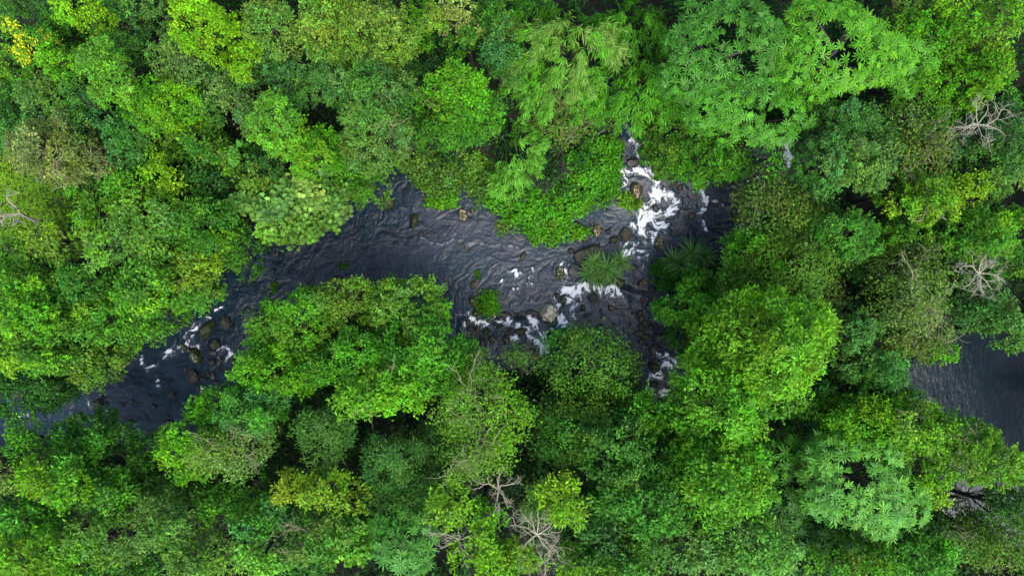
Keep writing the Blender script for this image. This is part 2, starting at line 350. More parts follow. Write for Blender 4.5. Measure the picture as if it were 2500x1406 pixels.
FOAM = [([(1522,298),(1535,315),(1532,330)],9,.75),([(1537,345),(1556,354),(1580,345)],9,.95),([(1552,372),(1556,398)],11,.6),([(1585,392),(1612,382)],10,.75),([(1600,395),(1570,400)],8,.5),
([(1520,424),(1545,420),(1577,421)],13,1.1),([(1526,440),(1522,455)],6,.6),([(1602,402),(1592,432),(1600,452),(1612,462)],13,1.),([(1590,470),(1622,468),(1640,478),(1648,492)],13,1.05),([(1610,485),(1585,488)],10,.8),
([(1570,505),(1582,525),(1592,540)],17,1.2),([(1595,520),(1630,522),(1645,516)],13,1.),([(1545,545),(1580,548),(1625,545)],13,1.1),([(1560,560),(1590,570)],13,.7),([(1606,560),(1592,590)],9,.8),([(1630,565)],7,.8),
([(1518,598),(1540,590),(1565,592)],12,.85),([(1525,615),(1550,612),(1575,622)],13,.8),([(1570,640),(1566,655)],5,.6),([(1637,420),(1634,450)],3,.7),([(1660,440),(1672,465)],3,.6),
([(1710,470),(1718,490)],6,.8),([(1721,488),(1720,505),(1700,520)],7,1.),([(1705,528),(1718,545),(1722,562)],6,.9),([(1742,492),(1760,498),(1765,505)],6,.6),([(1770,470),(1785,475)],3,.4),([(1807,548),(1815,566)],6,.7),([(1822,568)],8,.7),
([(1640,300),(1640,320)],5,.6),([(1376,648),(1384,668)],9,.95),([(1397,652)],7,.7),([(1367,688),(1400,690),(1430,692)],7,.65),([(1370,722),(1385,706),(1420,698),(1460,703),(1500,706)],11,1.15),([(1400,715),(1385,735),(1372,750)],13,.95),
([(1410,735),(1395,760),(1400,785)],10,.6),([(1366,742),(1368,775),(1378,790)],11,1.1),([(1502,690),(1506,705),(1525,725)],5,.8),([(1520,715),(1532,735)],5,.7),([(1480,715),(1490,710)],6,.6),
([(1137,762),(1146,778),(1170,782),(1192,795)],9,1.),([(1133,790),(1140,775)],8,.8),([(1185,772),(1230,782),(1265,800)],10,.5),([(1240,775),(1255,790),(1290,800)],10,.8),([(1298,772),(1306,790),(1318,805),(1325,830),(1330,845)],13,1.2),([(1280,790),(1300,790)],10,.8),
([(1300,822),(1325,845),(1335,840)],10,.85),([(1288,812),(1302,830)],6,.6),([(1250,816),(1262,826)],9,.95),([(1310,842),(1345,838)],5,.6),([(1345,790),(1375,800)],6,.5),([(1250,662),(1258,655),(1262,672)],6,.9),([(1272,668)],4,.5),([(1290,672),(1289,690),(1296,692)],4,.85),([(1300,655),(1302,662)],4,.7),([(1228,684)],4,.8),
([(1240,720),(1250,712),(1262,708)],4,.6),([(1294,728),(1305,738)],4,.7),([(1245,745),(1262,740)],3,.5),
([(985,583),(1040,586),(1075,597),(1105,581),(1150,592),(1200,600),(1290,600)],4,.34),([(1030,578),(1062,592)],4,.35),([(840,590),(850,605)],3,.35),
([(400,862),(425,852),(445,842),(460,826)],7,.95),([(452,832),(468,812),(475,800)],10,.9),([(485,792),(508,776)],6,.9),([(440,820),(470,790)],8,.45),([(522,758),(542,748)],4,.7),([(430,808),(448,795)],5,.5),([(450,845),(482,843)],3,.6),([(532,848),(548,842),(562,850)],6,.8),([(558,868),(563,857)],6,.8),([(530,872),(540,884)],5,.6),
([(335,872),(350,898),(372,893)],7,.7),([(340,888),(352,905)],6,.7),([(378,920),(383,950)],7,.6),([(310,865),(330,880)],4,.4),([(270,905),(280,915)],6,.5),([(205,980),(212,990)],8,.55),([(246,1000),(253,1008)],6,.5),([(486,960),(492,948)],4,.6),([(20,1030),(60,1012)],12,.45),([(150,985)],8,.4),
([(1628,862),(1645,872),(1655,882)],9,1.),([(1622,884),(1642,892)],8,.95),([(1588,912),(1598,920),(1612,914)],9,1.1),([(1585,948),(1605,958),(1630,962)],12,1.05),([(1600,778),(1610,792)],7,.5),([(1570,768),(1582,750)],5,.4),([(1620,700),(1625,725)],5,.3),
([(1922,340),(1926,368),(1916,396)],16,1.5),([(1858,300),(1860,312)],7,1.1),([(1416,245),(1428,262)],9,.6),([(1368,370),(1372,390)],7,.4),([(1640,8)],10,.6),([(1880,440),(1860,450)],6,.3)]
# ------------------------------------------------------------------ leaves
SH = {'diamond': [(0,0),(.42,.5),(1,0),(.42,-.5)], 'round': [(0,0),(.22,.42),(.62,.5),(1,0),(.62,-.5),(.22,-.42)],
      'lance': [(0,.06),(.6,.5),(1,0),(.6,-.5)], 'blade': [(0,.5),(.5,.5),(1,0),(.5,-.5)], 'obov': [(0,0),(.62,.5),(.86,.36),(1,0),(.86,-.36),(.62,-.5)]}
def leaf_quads(P, D, Nn, L, W, shape, cup=.25, droop=.25):
    n = len(P); D = unit(D); Nn = unit(Nn - D * (Nn * D).sum(-1, keepdims=True)); S = np.cross(Nn, D)
    uv = np.array(shape); k = len(uv)
    L = np.broadcast_to(L, (n,))[:, None, None]; W = np.broadcast_to(W, (n,))[:, None, None]
    u = uv[None, :, 0, None]; v = uv[None, :, 1, None]
    V = P[:, None] + D[:, None] * u * L + S[:, None] * v * W + Nn[:, None] * (np.abs(v) * cup * W - u * u * droop * L)
    return V.reshape(-1, 3), np.arange(n * k, dtype=np.int32).reshape(n, k)

# style: clump radius, sprigs per clump, leaves per sprig, leaf length, leaf width, shape, sprig scatter, upward bias, material
ST = {
 'fine':  dict(rc=.62, m=18, k=18, L=.135, W=.078, sh='diamond', jit=.075, up=.45, mat=M_LEAF),
 'mid':   dict(rc=.70, m=18, k=16, L=.165, W=.09, sh='diamond', jit=.092, up=.45, mat=M_LEAF),
 'leafy': dict(rc=.76, m=17, k=14, L=.205, W=.105, sh='diamond', jit=.115, up=.5, mat=M_GLOSSY),
 'broad': dict(rc=.80, m=17, k=11, L=.25, W=.215, sh='round', jit=.16, up=.9, mat=M_LEAF),
 'sparse':dict(rc=.78, m=16, k=13, L=.16, W=.08, sh='diamond', jit=.20, up=.4, mat=M_LEAF),
 'feather':dict(rc=.70, m=18, k=17, L=.19, W=.045, sh='lance', jit=.12, up=.25, mat=M_LEAF),
 'vine':  dict(rc=.55, m=14, k=12, L=.15, W=.13, sh='round', jit=.14, up=1.0, mat=M_GLOSSY),
 'blossom':dict(rc=.62, m=18, k=17, L=.14, W=.085, sh='diamond', jit=.10, up=.6, mat=M_LEAF),
}
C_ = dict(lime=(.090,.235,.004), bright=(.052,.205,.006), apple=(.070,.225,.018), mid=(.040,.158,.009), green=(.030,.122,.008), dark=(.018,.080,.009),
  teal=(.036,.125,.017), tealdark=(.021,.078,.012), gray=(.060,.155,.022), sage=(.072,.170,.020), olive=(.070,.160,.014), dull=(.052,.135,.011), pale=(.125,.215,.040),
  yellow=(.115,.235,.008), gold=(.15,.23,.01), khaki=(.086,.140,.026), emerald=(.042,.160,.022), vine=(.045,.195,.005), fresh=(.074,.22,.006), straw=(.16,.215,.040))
ACC = dict(lime=(.14,.31,.005), bright=(.085,.25,.006), apple=(.10,.27,.015), mid=(.075,.22,.008), green=(.055,.18,.008), dark=(.032,.12,.009), teal=(.055,.165,.020), tealdark=(.028,.105,.02),
  gray=(.09,.19,.028), sage=(.10,.205,.022), olive=(.11,.20,.016), dull=(.08,.17,.011), pale=(.16,.23,.06), yellow=(.155,.26,.01), gold=(.19,.25,.012), khaki=(.14,.175,.05), emerald=(.058,.205,.026), vine=(.07,.24,.005), fresh=(.12,.29,.005), straw=(.20,.24,.06))

def foliage(C, R, O, st, rng, col, acc, pacc=.22, dens=1., spot=None):
    """Leaves on sprigs round each clump: C centres, R radii, O outward directions."""
    n = len(C); m = st['m']; k = max(3, int(round(st['k'] * dens)))
    dr = unit(rng.normal(0, .85, (n, m, 3)) + O[:, None] * .55 + np.array([0, 0, st['up']]))
    S = C[:, None] + dr * (R[:, None, None] * rng.uniform(.60, 1.08, (n, m, 1))) * np.array([1, 1, .85])
    P = S[:, :, None] + rng.normal(0, st['jit'], (n, m, k, 3))
    D = dr[:, :, None] * .55 + rng.normal(0, .75, (n, m, k, 3)); D[..., 2] -= .12
    Nn = dr[:, :, None] * .45 + np.array([0, 0, .75]) + rng.normal(0, .42, (n, m, k, 3))
    cc = np.where(rng.random((n, 1)) < pacc, .85, rng.uniform(0, .35, (n, 1)))[:, None, None]
    cc = np.clip(cc + rng.normal(0, .22, (n, m, 1, 1)) + rng.normal(0, .10, (n, m, k, 1)), 0, 1.2)
    c = np.asarray(col) * (1 - cc) + np.asarray(acc) * cc
    c = c * np.exp(rng.normal(0, 1, (n, 1, 1, 3)) * np.array([.08, .05, .20]) + rng.normal(0, 1, (n, m, 1, 3)) * np.array([.07, .04, .12]))
    c = c * np.exp(rng.normal(0, .13, (n, 1, 1, 1)) + rng.normal(0, .12, (n, m, 1, 1)) + rng.normal(0, .22, (n, m, k, 1)))
    c = c * np.array([.97, .97, 1.0])
    if spot is not None:   # flowers or yellowing leaves sit on whole sprigs
        q = (rng.random((n, m, 1, 1)) < spot[1]) & (dr[:, :, None, 2:3] > .2)
        c = np.where(q, np.asarray(spot[0]) * np.exp(rng.normal(0, .2, (n, m, k, 1))), c)
    q = n * m * k
    L = st['L'] * rng.uniform(.65, 1.3, q); W = st['W'] * rng.uniform(.7, 1.25, q)
    V, F = leaf_quads(P.reshape(-1, 3), D.reshape(-1, 3), Nn.reshape(-1, 3), L, W, SH[st['sh']], .22, .28)
    return V, F, c.reshape(-1, 3)

def dome(rng, rx, ry, rz, rc, fill=1.0, lobes=None, sides=True):
    """Clump centres over an uneven dome with several bulging lobes; returns centres and outward directions (local)."""
    rx = max(rx - rc * .8, rc * .4); ry = max(ry - rc * .8, rc * .4)
    mr = math.sqrt(rx * ry); K = lobes or max(4, int(4.2 * mr))
    la = rng.uniform(0, 2 * math.pi, K); lr = np.sqrt(rng.random(K)) * .85; lh = rng.uniform(-.12, .42, K); lw = np.clip(rng.uniform(.6, 1.15, K) / max(mr, .8), .2, .55)
    ph = rng.uniform(0, 6.28, 4)
    n = 9000; th = rng.uniform(0, 2 * math.pi, n); r = np.sqrt(rng.random(n)) * 1.0
    out = 1 + .11 * np.sin(2 * th + ph[0]) + .13 * np.sin(3 * th + ph[1]) + .10 * np.sin(5 * th + ph[2]) + .05 * np.sin(8 * th + ph[3])
    ux = r * np.cos(th); uy = r * np.sin(th)
    h = (1 - r ** 2.4).clip(0) ** .62
    for a, q, b, w in zip(la, lr, lh, lw):
        h = h + b * np.exp(-((ux - q * np.cos(a)) ** 2 + (uy - q * np.sin(a)) ** 2) / (w * w) * 1.8)
    X = np.stack([ux * out * rx, uy * out * ry, h * rz], -1)
    if sides:   # clumps down the flanks, under the rim
        t2 = rng.uniform(0, 2 * math.pi, 900); o2 = 1 + .11 * np.sin(2 * t2 + ph[0]) + .13 * np.sin(3 * t2 + ph[1]) + .10 * np.sin(5 * t2 + ph[2]) + .05 * np.sin(8 * t2 + ph[3])
        q = rng.uniform(.82, .98, 900)
        X = np.concatenate([X, np.stack([np.cos(t2) * rx * o2 * q, np.sin(t2) * ry * o2 * q, -rng.uniform(.1, .85, 900) * rz], -1)])
    d0 = rc * 1.08 / math.sqrt(fill); keep = np.empty((0, 3))
    for p in X:
        if len(keep) == 0 or (((keep - p) ** 2).sum(1) > (d0 * (1 if p[2] > 0 else 1.2)) ** 2).all(): keep = np.vstack([keep, p])
    O = unit(keep / np.array([rx, ry, rz]) ** 2 * mr + np.array([0, 0, .05]))
    return keep, O

# ------------------------------------------------------------------ wood
class Wood:
    def __init__(s): s.V = []; s.F = []; s.n = 0
    def tube(s, pts, r0, r1, sides=6):
        pts = np.asarray(pts, float); k = len(pts)
        t = unit(np.gradient(pts, axis=0)); a = np.array([.31, .52, .8]); x = unit(np.cross(t, a)); y = np.cross(t, x)
        r = np.linspace(r0, r1, k)[:, None, None]; an = np.linspace(0, 2 * np.pi, sides, endpoint=False)
        V = pts[:, None] + r * (x[:, None] * np.cos(an)[None, :, None] + y[:, None] * np.sin(an)[None, :, None])
        I = np.arange(k * sides).reshape(k, sides) + s.n
        J = np.roll(I, -1, 1)
        s.F.append(np.stack([I[:-1], J[:-1], J[1:], I[1:]], -1).reshape(-1, 4)); s.V.append(V.reshape(-1, 3)); s.n += k * sides
    def limb(s, rng, p, d, L, r, depth, wig=.28, up=.0, kids=(2, 4), sides=5, spread=.8):
        n = max(4, int(L / .22)); n = min(n, 9); pts = [np.array(p, float)]; d = unit(np.array(d, float)); dirs = [d]
        for i in range(n):
            d = unit(d + rng.normal(0, wig, 3) * np.array([1, 1, .6]) + np.array([0, 0, up])); dirs.append(d)
            pts.append(pts[-1] + d * L / n)
        s.tube(pts, r, r * .45, sides)
        if depth > 0:
            for q in range(rng.integers(kids[0], kids[1] + 1)):
                i = rng.integers(max(1, n // 3), n + 1)
                s.limb(rng, pts[i], dirs[i] + rng.normal(0, spread, 3) * np.array([1, 1, .55]), L * rng.uniform(.42, .68), r * .5, depth - 1, wig, up, kids, 4, spread)
    def build(s, name, m, parent=None):
        return mesh_obj(name, np.concatenate(s.V), np.concatenate(s.F), m, parent, smooth=True)

def trunk(rng, base, top, tips, r, parent, m):
    """A tapering bent trunk from base to top (local) with limbs out to the tips."""
    w = Wood(); base = np.array(base, float); top = np.array(top, float)
    mid = (base + top) / 2 + np.array([rng.normal(0, .3), rng.normal(0, .3), 0]); t = np.linspace(0, 1, 8)[:, None]
    pts = (1 - t) ** 2 * base + 2 * t * (1 - t) * mid + t * t * top
    w.tube(pts, r, r * .45, 8)
    w.tube([base + np.array([0, 0, -.4]), base + np.array([0, 0, .1]), pts[1]], r * 1.6, r * .95, 8)
    for q in tips:
        i = rng.integers(3, 8); a = pts[i]; b = np.array(q); c = (a + b) / 2 + np.array([0, 0, -.25]) + rng.normal(0, .15, 3)
        t2 = np.linspace(0, 1, 6)[:, None]
        w.tube((1 - t2) ** 2 * a + 2 * t2 * (1 - t2) * c + t2 * t2 * b, r * .38, r * .1, 5)
    return w.build('trunk', m, parent)

def tree(i, px, py, rx, ry, rot, top, style, colour, label, name='tree', cat='tree', acc=None, pacc=.22, dens=1., fill=1., bare=0, group=None, spot=None, rzf=None, lobes=None):
    rng = np.random.default_rng(1000 + i); st = ST[style]
    s0 = ppm(top - 1.2); mr = math.sqrt(rx * ry) / s0
    rz = (rzf or .82) * mr + .35; zc = top - rz
    x, y = at(px, py, top - rz * .45); rx = rx / s0; ry = ry / s0
    bx, by = to_land(x, y); bz = float(terr(bx, by)); zc = max(zc, bz + .5)
    root = thing(name, label, cat, (bx, by, bz), group)
    C, O = dome(rng, rx, ry, rz, st['rc'], fill, lobes)
    a = -math.radians(rot); Rm = np.array([[math.cos(a), -math.sin(a), 0], [math.sin(a), math.cos(a), 0], [0, 0, 1]])
    C = C @ Rm.T; O = O @ Rm.T
    off = np.array([x - bx, y - by, zc - bz]); C = C + off
    C = C[rng.random(len(C)) > .06]; O = O[:0]; O = unit((C - off) / np.array([rx, ry, rz]) ** 2 * mr + np.array([0, 0, .05])); C = off + (C - off) * np.where(rng.random((len(C), 1)) < .10, rng.uniform(1.04, 1.12, (len(C), 1)), 1)
    C = C + rng.normal(0, .09, C.shape) * np.array([1, 1, 1.8])
    C[:, 2] = np.maximum(C[:, 2], .5)
    R = st['rc'] * rng.uniform(.7, 1.2, len(C))
    V, F, c = foliage(C, R, O, st, rng, C_[colour], ACC[colour] if acc is None else C_.get(acc, ACC[colour]), pacc, dens, spot)
    cr = mesh_obj('crown', V, F, st['mat'], root, face_cols=c)
    if zc - bz > .9:
        tips = C[rng.choice(len(C), min(9, len(C)), replace=False)] - np.array([0, 0, .3])
        trunk(rng, (0, 0, 0), off + np.array([0, 0, .1 * rz]), tips, .09 + .05 * mr, root, M_BARK)
    else:
        w = Wood()
        for q in C[rng.choice(len(C), min(7, len(C)), replace=False)]: w.tube([np.zeros(3), q * .5 + rng.normal(0, .1, 3), q], .035, .012, 5)
        w.build('stem', M_BARK, root)
    if bare:
        w = Wood()
        for q in range(bare):
            th = rng.uniform(0, 6.28); p = off + np.array([0, 0, rz * .45]) + np.array([math.cos(th), math.sin(th), 0]) * .25 * mr * rng.random()
            w.limb(rng, p, (math.cos(th), math.sin(th), .55), mr * rng.uniform(.75, 1.05), .055, 3, .22, .05, (2, 3), 5, .65)
        w.build('branch', M_TWIG, root)
    return root

def palmate(i, px, py, rx, ry, rot, top, colour, label, dens=1., L=.30, pacc=.2, acc=None, holes=0):
    """Tree whose leaves are whorls of long leaflets, each whorl facing the sky."""
    rng = np.random.default_rng(3000 + i); s0 = ppm(top - 1.); mr = math.sqrt(rx * ry) / s0; rz = .42 * mr + .4; zc = top - rz
    x, y = at(px, py, top - rz * .4); rx /= s0; ry /= s0; bx, by = to_land(x, y); bz = float(terr(bx, by))
    root = thing('tree', label, 'tree', (bx, by, bz))
    C, O = dome(rng, rx, ry, rz, .27 * L / .34, dens, max(4, int(2 * mr))); C2, O2 = dome(rng, rx * .97, ry * .97, rz * .8, .40, dens, 5, False)
    C2[:, 2] -= .55; C = np.concatenate([C, C2]); O = np.concatenate([O, O2])
    for h in range(holes):
        a, q = rng.uniform(0, 6.28), rng.uniform(.1, .8); hp = np.array([math.cos(a) * q * rx, math.sin(a) * q * ry]); k = ((C[:, :2] - hp) ** 2).sum(1) > rng.uniform(.3, .55) ** 2; C = C[k]; O = O[k]
    a = -math.radians(rot); Rm = np.array([[math.cos(a), -math.sin(a), 0], [math.sin(a), math.cos(a), 0], [0, 0, 1]]); C = C @ Rm.T; O = O @ Rm.T
    off = np.array([x - bx, y - by, zc - bz]); C = C + off + rng.normal(0, .1, C.shape)
    n = len(C); k = 10
    ax = unit(O * .55 + np.array([0, 0, .9]) + rng.normal(0, .38, (n, 3))); e1 = unit(np.cross(ax, np.array([.3, .9, .1]))); e2 = np.cross(ax, e1)
    th = np.linspace(0, 2 * np.pi, k, endpoint=False)[None, :] + rng.uniform(0, 6.28, (n, 1)) + rng.normal(0, .1, (n, k)); sz = rng.uniform(.55, 1.25, (n, 1))
    D = e1[:, None] * np.cos(th)[..., None] + e2[:, None] * np.sin(th)[..., None] + ax[:, None] * rng.uniform(-.05, .35, (n, 1, 1))
    Nn = np.broadcast_to(ax[:, None], D.shape) + rng.normal(0, .12, D.shape); P = np.broadcast_to(C[:, None], D.shape)
    cc = np.where(rng.random((n, 1)) < pacc, .9, rng.uniform(0, .4, (n, 1)))[..., None]
    c = np.array(C_[colour]) * (1 - cc) + np.array(C_[acc] if acc else ACC[colour]) * cc; c = np.broadcast_to(c * np.exp(rng.normal(0, .14, (n, 1, 1))), (n, k, 3)) * np.exp(rng.normal(0, .12, (n, k, 1)))
    V, F = leaf_quads(P.reshape(-1, 3), D.reshape(-1, 3), Nn.reshape(-1, 3), np.broadcast_to(L * sz, (n, k)).ravel() * np.clip(rng.normal(.95, .22, n * k), .25, 1.25), L * .215, SH['obov'], .3, .3)
    mesh_obj('crown', V, F, M_GLOSSY, root, face_cols=c.reshape(-1, 3))
    tips = C[rng.choice(n, min(12, n), replace=False)] - np.array([0, 0, .15])
    trunk(rng, (0, 0, 0), off, tips, .1 + .05 * mr, root, M_BARK); return root

def bamboo(i, px, py, rx, ry, top, colour, label, plumes, droop_to=(0, -1), acc=None, dens=1.):
    """Clump of culms arching over; long narrow leaves fan out along every plume."""
    rng = np.random.default_rng(5000 + i); s = ppm(top - 1.); x, y = at(px, py, top - 1.); rx /= s; ry /= s
    bx, by = to_land(x, y); bz = float(terr(bx, by)); root = thing('bamboo', label, 'bamboo', (bx, by, bz))
    off = np.array([x - bx, y - by, 0]); w = Wood(); Vs, Fs, Cs, nv = [], [], [], 0; dd = np.array([droop_to[0], droop_to[1], 0.])
    for p in range(plumes):
        a = rng.uniform(0, 6.28); q = math.sqrt(rng.random()); c0 = off + np.array([math.cos(a) * q * rx, math.sin(a) * q * ry, top - bz - .4 - 1.3 * q * q + rng.normal(0, .25)])
        ax = unit(np.array([math.cos(a), math.sin(a), 0]) * (.25 + .55 * q) + dd * .6 + np.array([0, 0, -.35]) + rng.normal(0, .2, 3)); ln = rng.uniform(1.0, 1.8)
        m = int(17 * dens); t = np.sort(rng.random(m)) ** .9; tw = c0 + ax * (t * ln)[:, None] + rng.normal(0, .13, (m, 3)); k = 10
        ang = rng.normal(0, .5, (m, k)); el = rng.normal(-.25, .35, (m, k)); sd = unit(np.cross(ax, [0, 0, 1.])); upv = np.cross(sd, ax)
        D = ax * np.cos(ang)[..., None] + sd * np.sin(ang)[..., None] * 1.1 + upv * el[..., None]
        P = np.broadcast_to(tw[:, None], D.shape) + rng.normal(0, .04, D.shape); Nn = np.array([0, 0, 1.]) + rng.normal(0, .4, D.shape)
        cc = np.clip(rng.uniform(0, .9) + rng.normal(0, .15, (m, k, 1)), 0, 1)
        c = (np.array(C_[colour]) * (1 - cc) + np.array(C_[acc] if acc else ACC[colour]) * cc) * np.exp(rng.normal(0, .2, (m, k, 1)) + rng.normal(0, .12))
        V, F = leaf_quads(P.reshape(-1, 3), D.reshape(-1, 3), Nn.reshape(-1, 3), rng.uniform(.28, .52, m * k), rng.uniform(.035, .055, m * k), SH['lance'], .2, .25)
        Vs.append(V); Fs.append(F + nv); Cs.append(c.reshape(-1, 3)); nv += len(V)
        if p % 2 == 0:
            b0 = np.array([rng.normal(0, .35), rng.normal(0, .35), -.2]); md = np.array([b0[0] + (c0[0]) * .35, b0[1] + c0[1] * .35, c0[2] * .8]); tt = np.linspace(0, 1, 8)[:, None]
            w.tube((1 - tt) ** 2 * b0 + 2 * tt * (1 - tt) * md + tt * tt * (c0 + ax * ln * .5), .05, .012, 5)
    mesh_obj('foliage', np.concatenate(Vs), np.concatenate(Fs), M_LEAF, root, face_cols=np.concatenate(Cs)); w.build('culm', M_CULM, root); return root

def pandanus(i, heads, label):
    rng = np.random.default_rng(7000 + i); hx, hy, hz, hr = heads[0]; x, y = at(hx, hy, hz); bz = float(level(np.array([x]), np.array([y]))[0]) - .1
    root = thing('pandanus', label, 'palm', (x, y, bz)); w = Wood(); Vs, Fs, Cs, nv = [], [], [], 0
    for (qx, qy, z, r) in heads:
        X, Y = at(qx, qy, z); c0 = np.array([X - x, Y - y, z - bz]); w.tube([np.array([0, 0, -.3]), c0 * .5 + rng.normal(0, .12, 3), c0 + np.array([0, 0, .05])], .10, .07, 7)
        n = 62
        for j in range(n):
            f = j / n; th = j * 2.39996 + rng.normal(0, .12); el = 1.15 - 1.25 * f + rng.normal(0, .1); L = r / 40. * rng.uniform(.85, 1.15) * (.75 + .35 * f); wd = rng.uniform(.04, .058)
            h = np.array([math.cos(th), math.sin(th), 0.]); sdv = np.array([-math.sin(th), math.cos(th), 0.]); k = 7; t = np.linspace(0, 1, k)
            ang = el - t ** 1.6 * rng.uniform(.5, 1.3); dp = h[None] * np.cos(ang)[:, None] + np.array([0, 0, 1.])[None] * np.sin(ang)[:, None]
            mid = c0 + np.concatenate([[np.zeros(3)], np.cumsum(dp[:-1] * L / (k - 1), 0)]); ww = wd * (1 - t ** 2.2) * .5 + .004
            up = np.cross(dp, sdv); A = mid + sdv * ww[:, None] + up * -.35 * ww[:, None]; B = mid - sdv * ww[:, None] + up * -.35 * ww[:, None]
            V = np.stack([A, mid, B], 1).reshape(-1, 3); I = np.arange(k * 3).reshape(k, 3); F = np.concatenate([np.stack([I[:-1, q], I[:-1, q + 1], I[1:, q + 1], I[1:, q]], -1) for q in (0, 1)])
            col = np.array([.048, .135, .026]) * math.exp(rng.normal(0, .22)) + (np.array([.06, .06, .01]) if rng.random() < .18 else 0)
            Vs.append(V); Fs.append(F + nv); Cs.append(np.repeat([col], len(F), 0)); nv += len(V)
    mesh_obj('frond', np.concatenate(Vs), np.concatenate(Fs), M_GLOSSY, root, face_cols=np.concatenate(Cs)); w.build('stem', M_BARK, root); return root

def carpet(i, poly, style, colour, label, name, cat, hmax, acc=None, pacc=.25, dens=1., fill=1., zlo=.35, stems=0, spot=None, bx=None):
    """Creeper or scrub spread over an outline; it bulges in the middle and thins to the water at its edge."""
    rng = np.random.default_rng(9000 + i); st = dict(ST[style]); W = [at(px, py, .9) for px, py in poly]; A = np.array(W)
    ext = math.sqrt(np.prod(A.max(0) - A.min(0))); st['rc'] = min(st['rc'], ext * .22); st['jit'] = min(st['jit'], ext * .12); st['L'] = min(st['L'], ext * .3)
    n = 9000; q = np.stack([rng.uniform(A[:, 0].min(), A[:, 0].max(), n), rng.uniform(A[:, 1].min(), A[:, 1].max(), n)], -1); d = -sdf(q[:, 0], q[:, 1], W)
    wob = (fbm(q[:, 0] * .9, q[:, 1] * .9, 3) - .5); k = d > st['rc'] * .55 + wob * min(.9, ext * .15); q = q[k]; d = d[k]; wob = wob[k]
    keep = []; d0 = st['rc'] * .86 / math.sqrt(fill)
    for j in range(len(q)):
        if not keep or (((q[keep] - q[j]) ** 2).sum(1) > d0 * d0).all(): keep.append(j)
    q = q[keep]; d = d[keep]; wob = wob[keep]
    z = zlo + np.minimum(hmax, .42 * d ** .85) * (.75 + .9 * wob) + rng.normal(0, .10, len(q))
    cx, cy = q.mean(0); bz = float(terr(cx, cy)); root = thing(name, label, cat, (cx, cy, bz))
    C = np.column_stack([q - [cx, cy], np.maximum(z - bz, .05 - bz)]); O = unit(np.column_stack([rng.normal(0, .3, (len(q), 2)), np.ones(len(q))]))
    V, F, c = foliage(C, st['rc'] * rng.uniform(.8, 1.2, len(q)), O, st, rng, C_[colour], ACC[colour] if acc is None else C_[acc], pacc, dens, spot)
    mesh_obj('foliage', V, F, st['mat'], root, face_cols=c); w = Wood()
    for j in rng.choice(len(C), min(len(C), 26 + stems), replace=False):
        p = C[j]; b = p * np.array([.8, .8, 0]) + np.array([rng.normal(0, .5), rng.normal(0, .5), 0.]); bzz = float(terr(cx + b[0], cy + b[1])) - bz; b[2] = bzz - .1
        if p[2] - b[2] > .2: w.tube([b, (b + p) / 2 + rng.normal(0, .15, 3), p], .03, .012, 5)
    for j in range(stems):
        p = C[rng.integers(len(C))] + np.array([0, 0, .35]); w.limb(rng, p, (rng.normal(), rng.normal(), .2), rng.uniform(.9, 1.8), .022, 1, .2, 0, (1, 3), 4)
    w.build('stem', M_TWIG if stems else M_BARK, root); return root

def dead_tree(i, px, py, r, top, label, mains, m, lean=(0, 0), depth=3, rad=.032, flat=.3, sector=None):
    rng = np.random.default_rng(11000 + i); x, y = at(px, py, top - .6); s = ppm(top - .6); r /= s; bx, by = to_land(x + lean[0], y + lean[1]); bz = float(terr(bx, by))
    root = thing('dead_tree', label, 'dead tree', (bx, by, bz)); off = np.array([x - bx, y - by, top - 1.1 - bz]); w = Wood()
    t = np.linspace(0, 1, 9)[:, None]; w.tube((1 - t) ** 2 * np.array([0, 0, -.3]) + 2 * t * (1 - t) * (off * np.array([.35, .35, .6])) + t * t * off, rad * 3, rad * 1.3, 8); w.build('trunk', m, root)
    w = Wood()
    for q in range(mains):
        th = (q + rng.uniform(-.3, .3)) * 6.283 / mains if sector is None else math.radians(rng.uniform(*sector)); w.limb(rng, off, (math.cos(th), math.sin(th), flat), r * rng.uniform(.7, 1.0), rad, depth, .30, .01, (3, 5), 6, .8)
    w.build('branch', m, root); return root

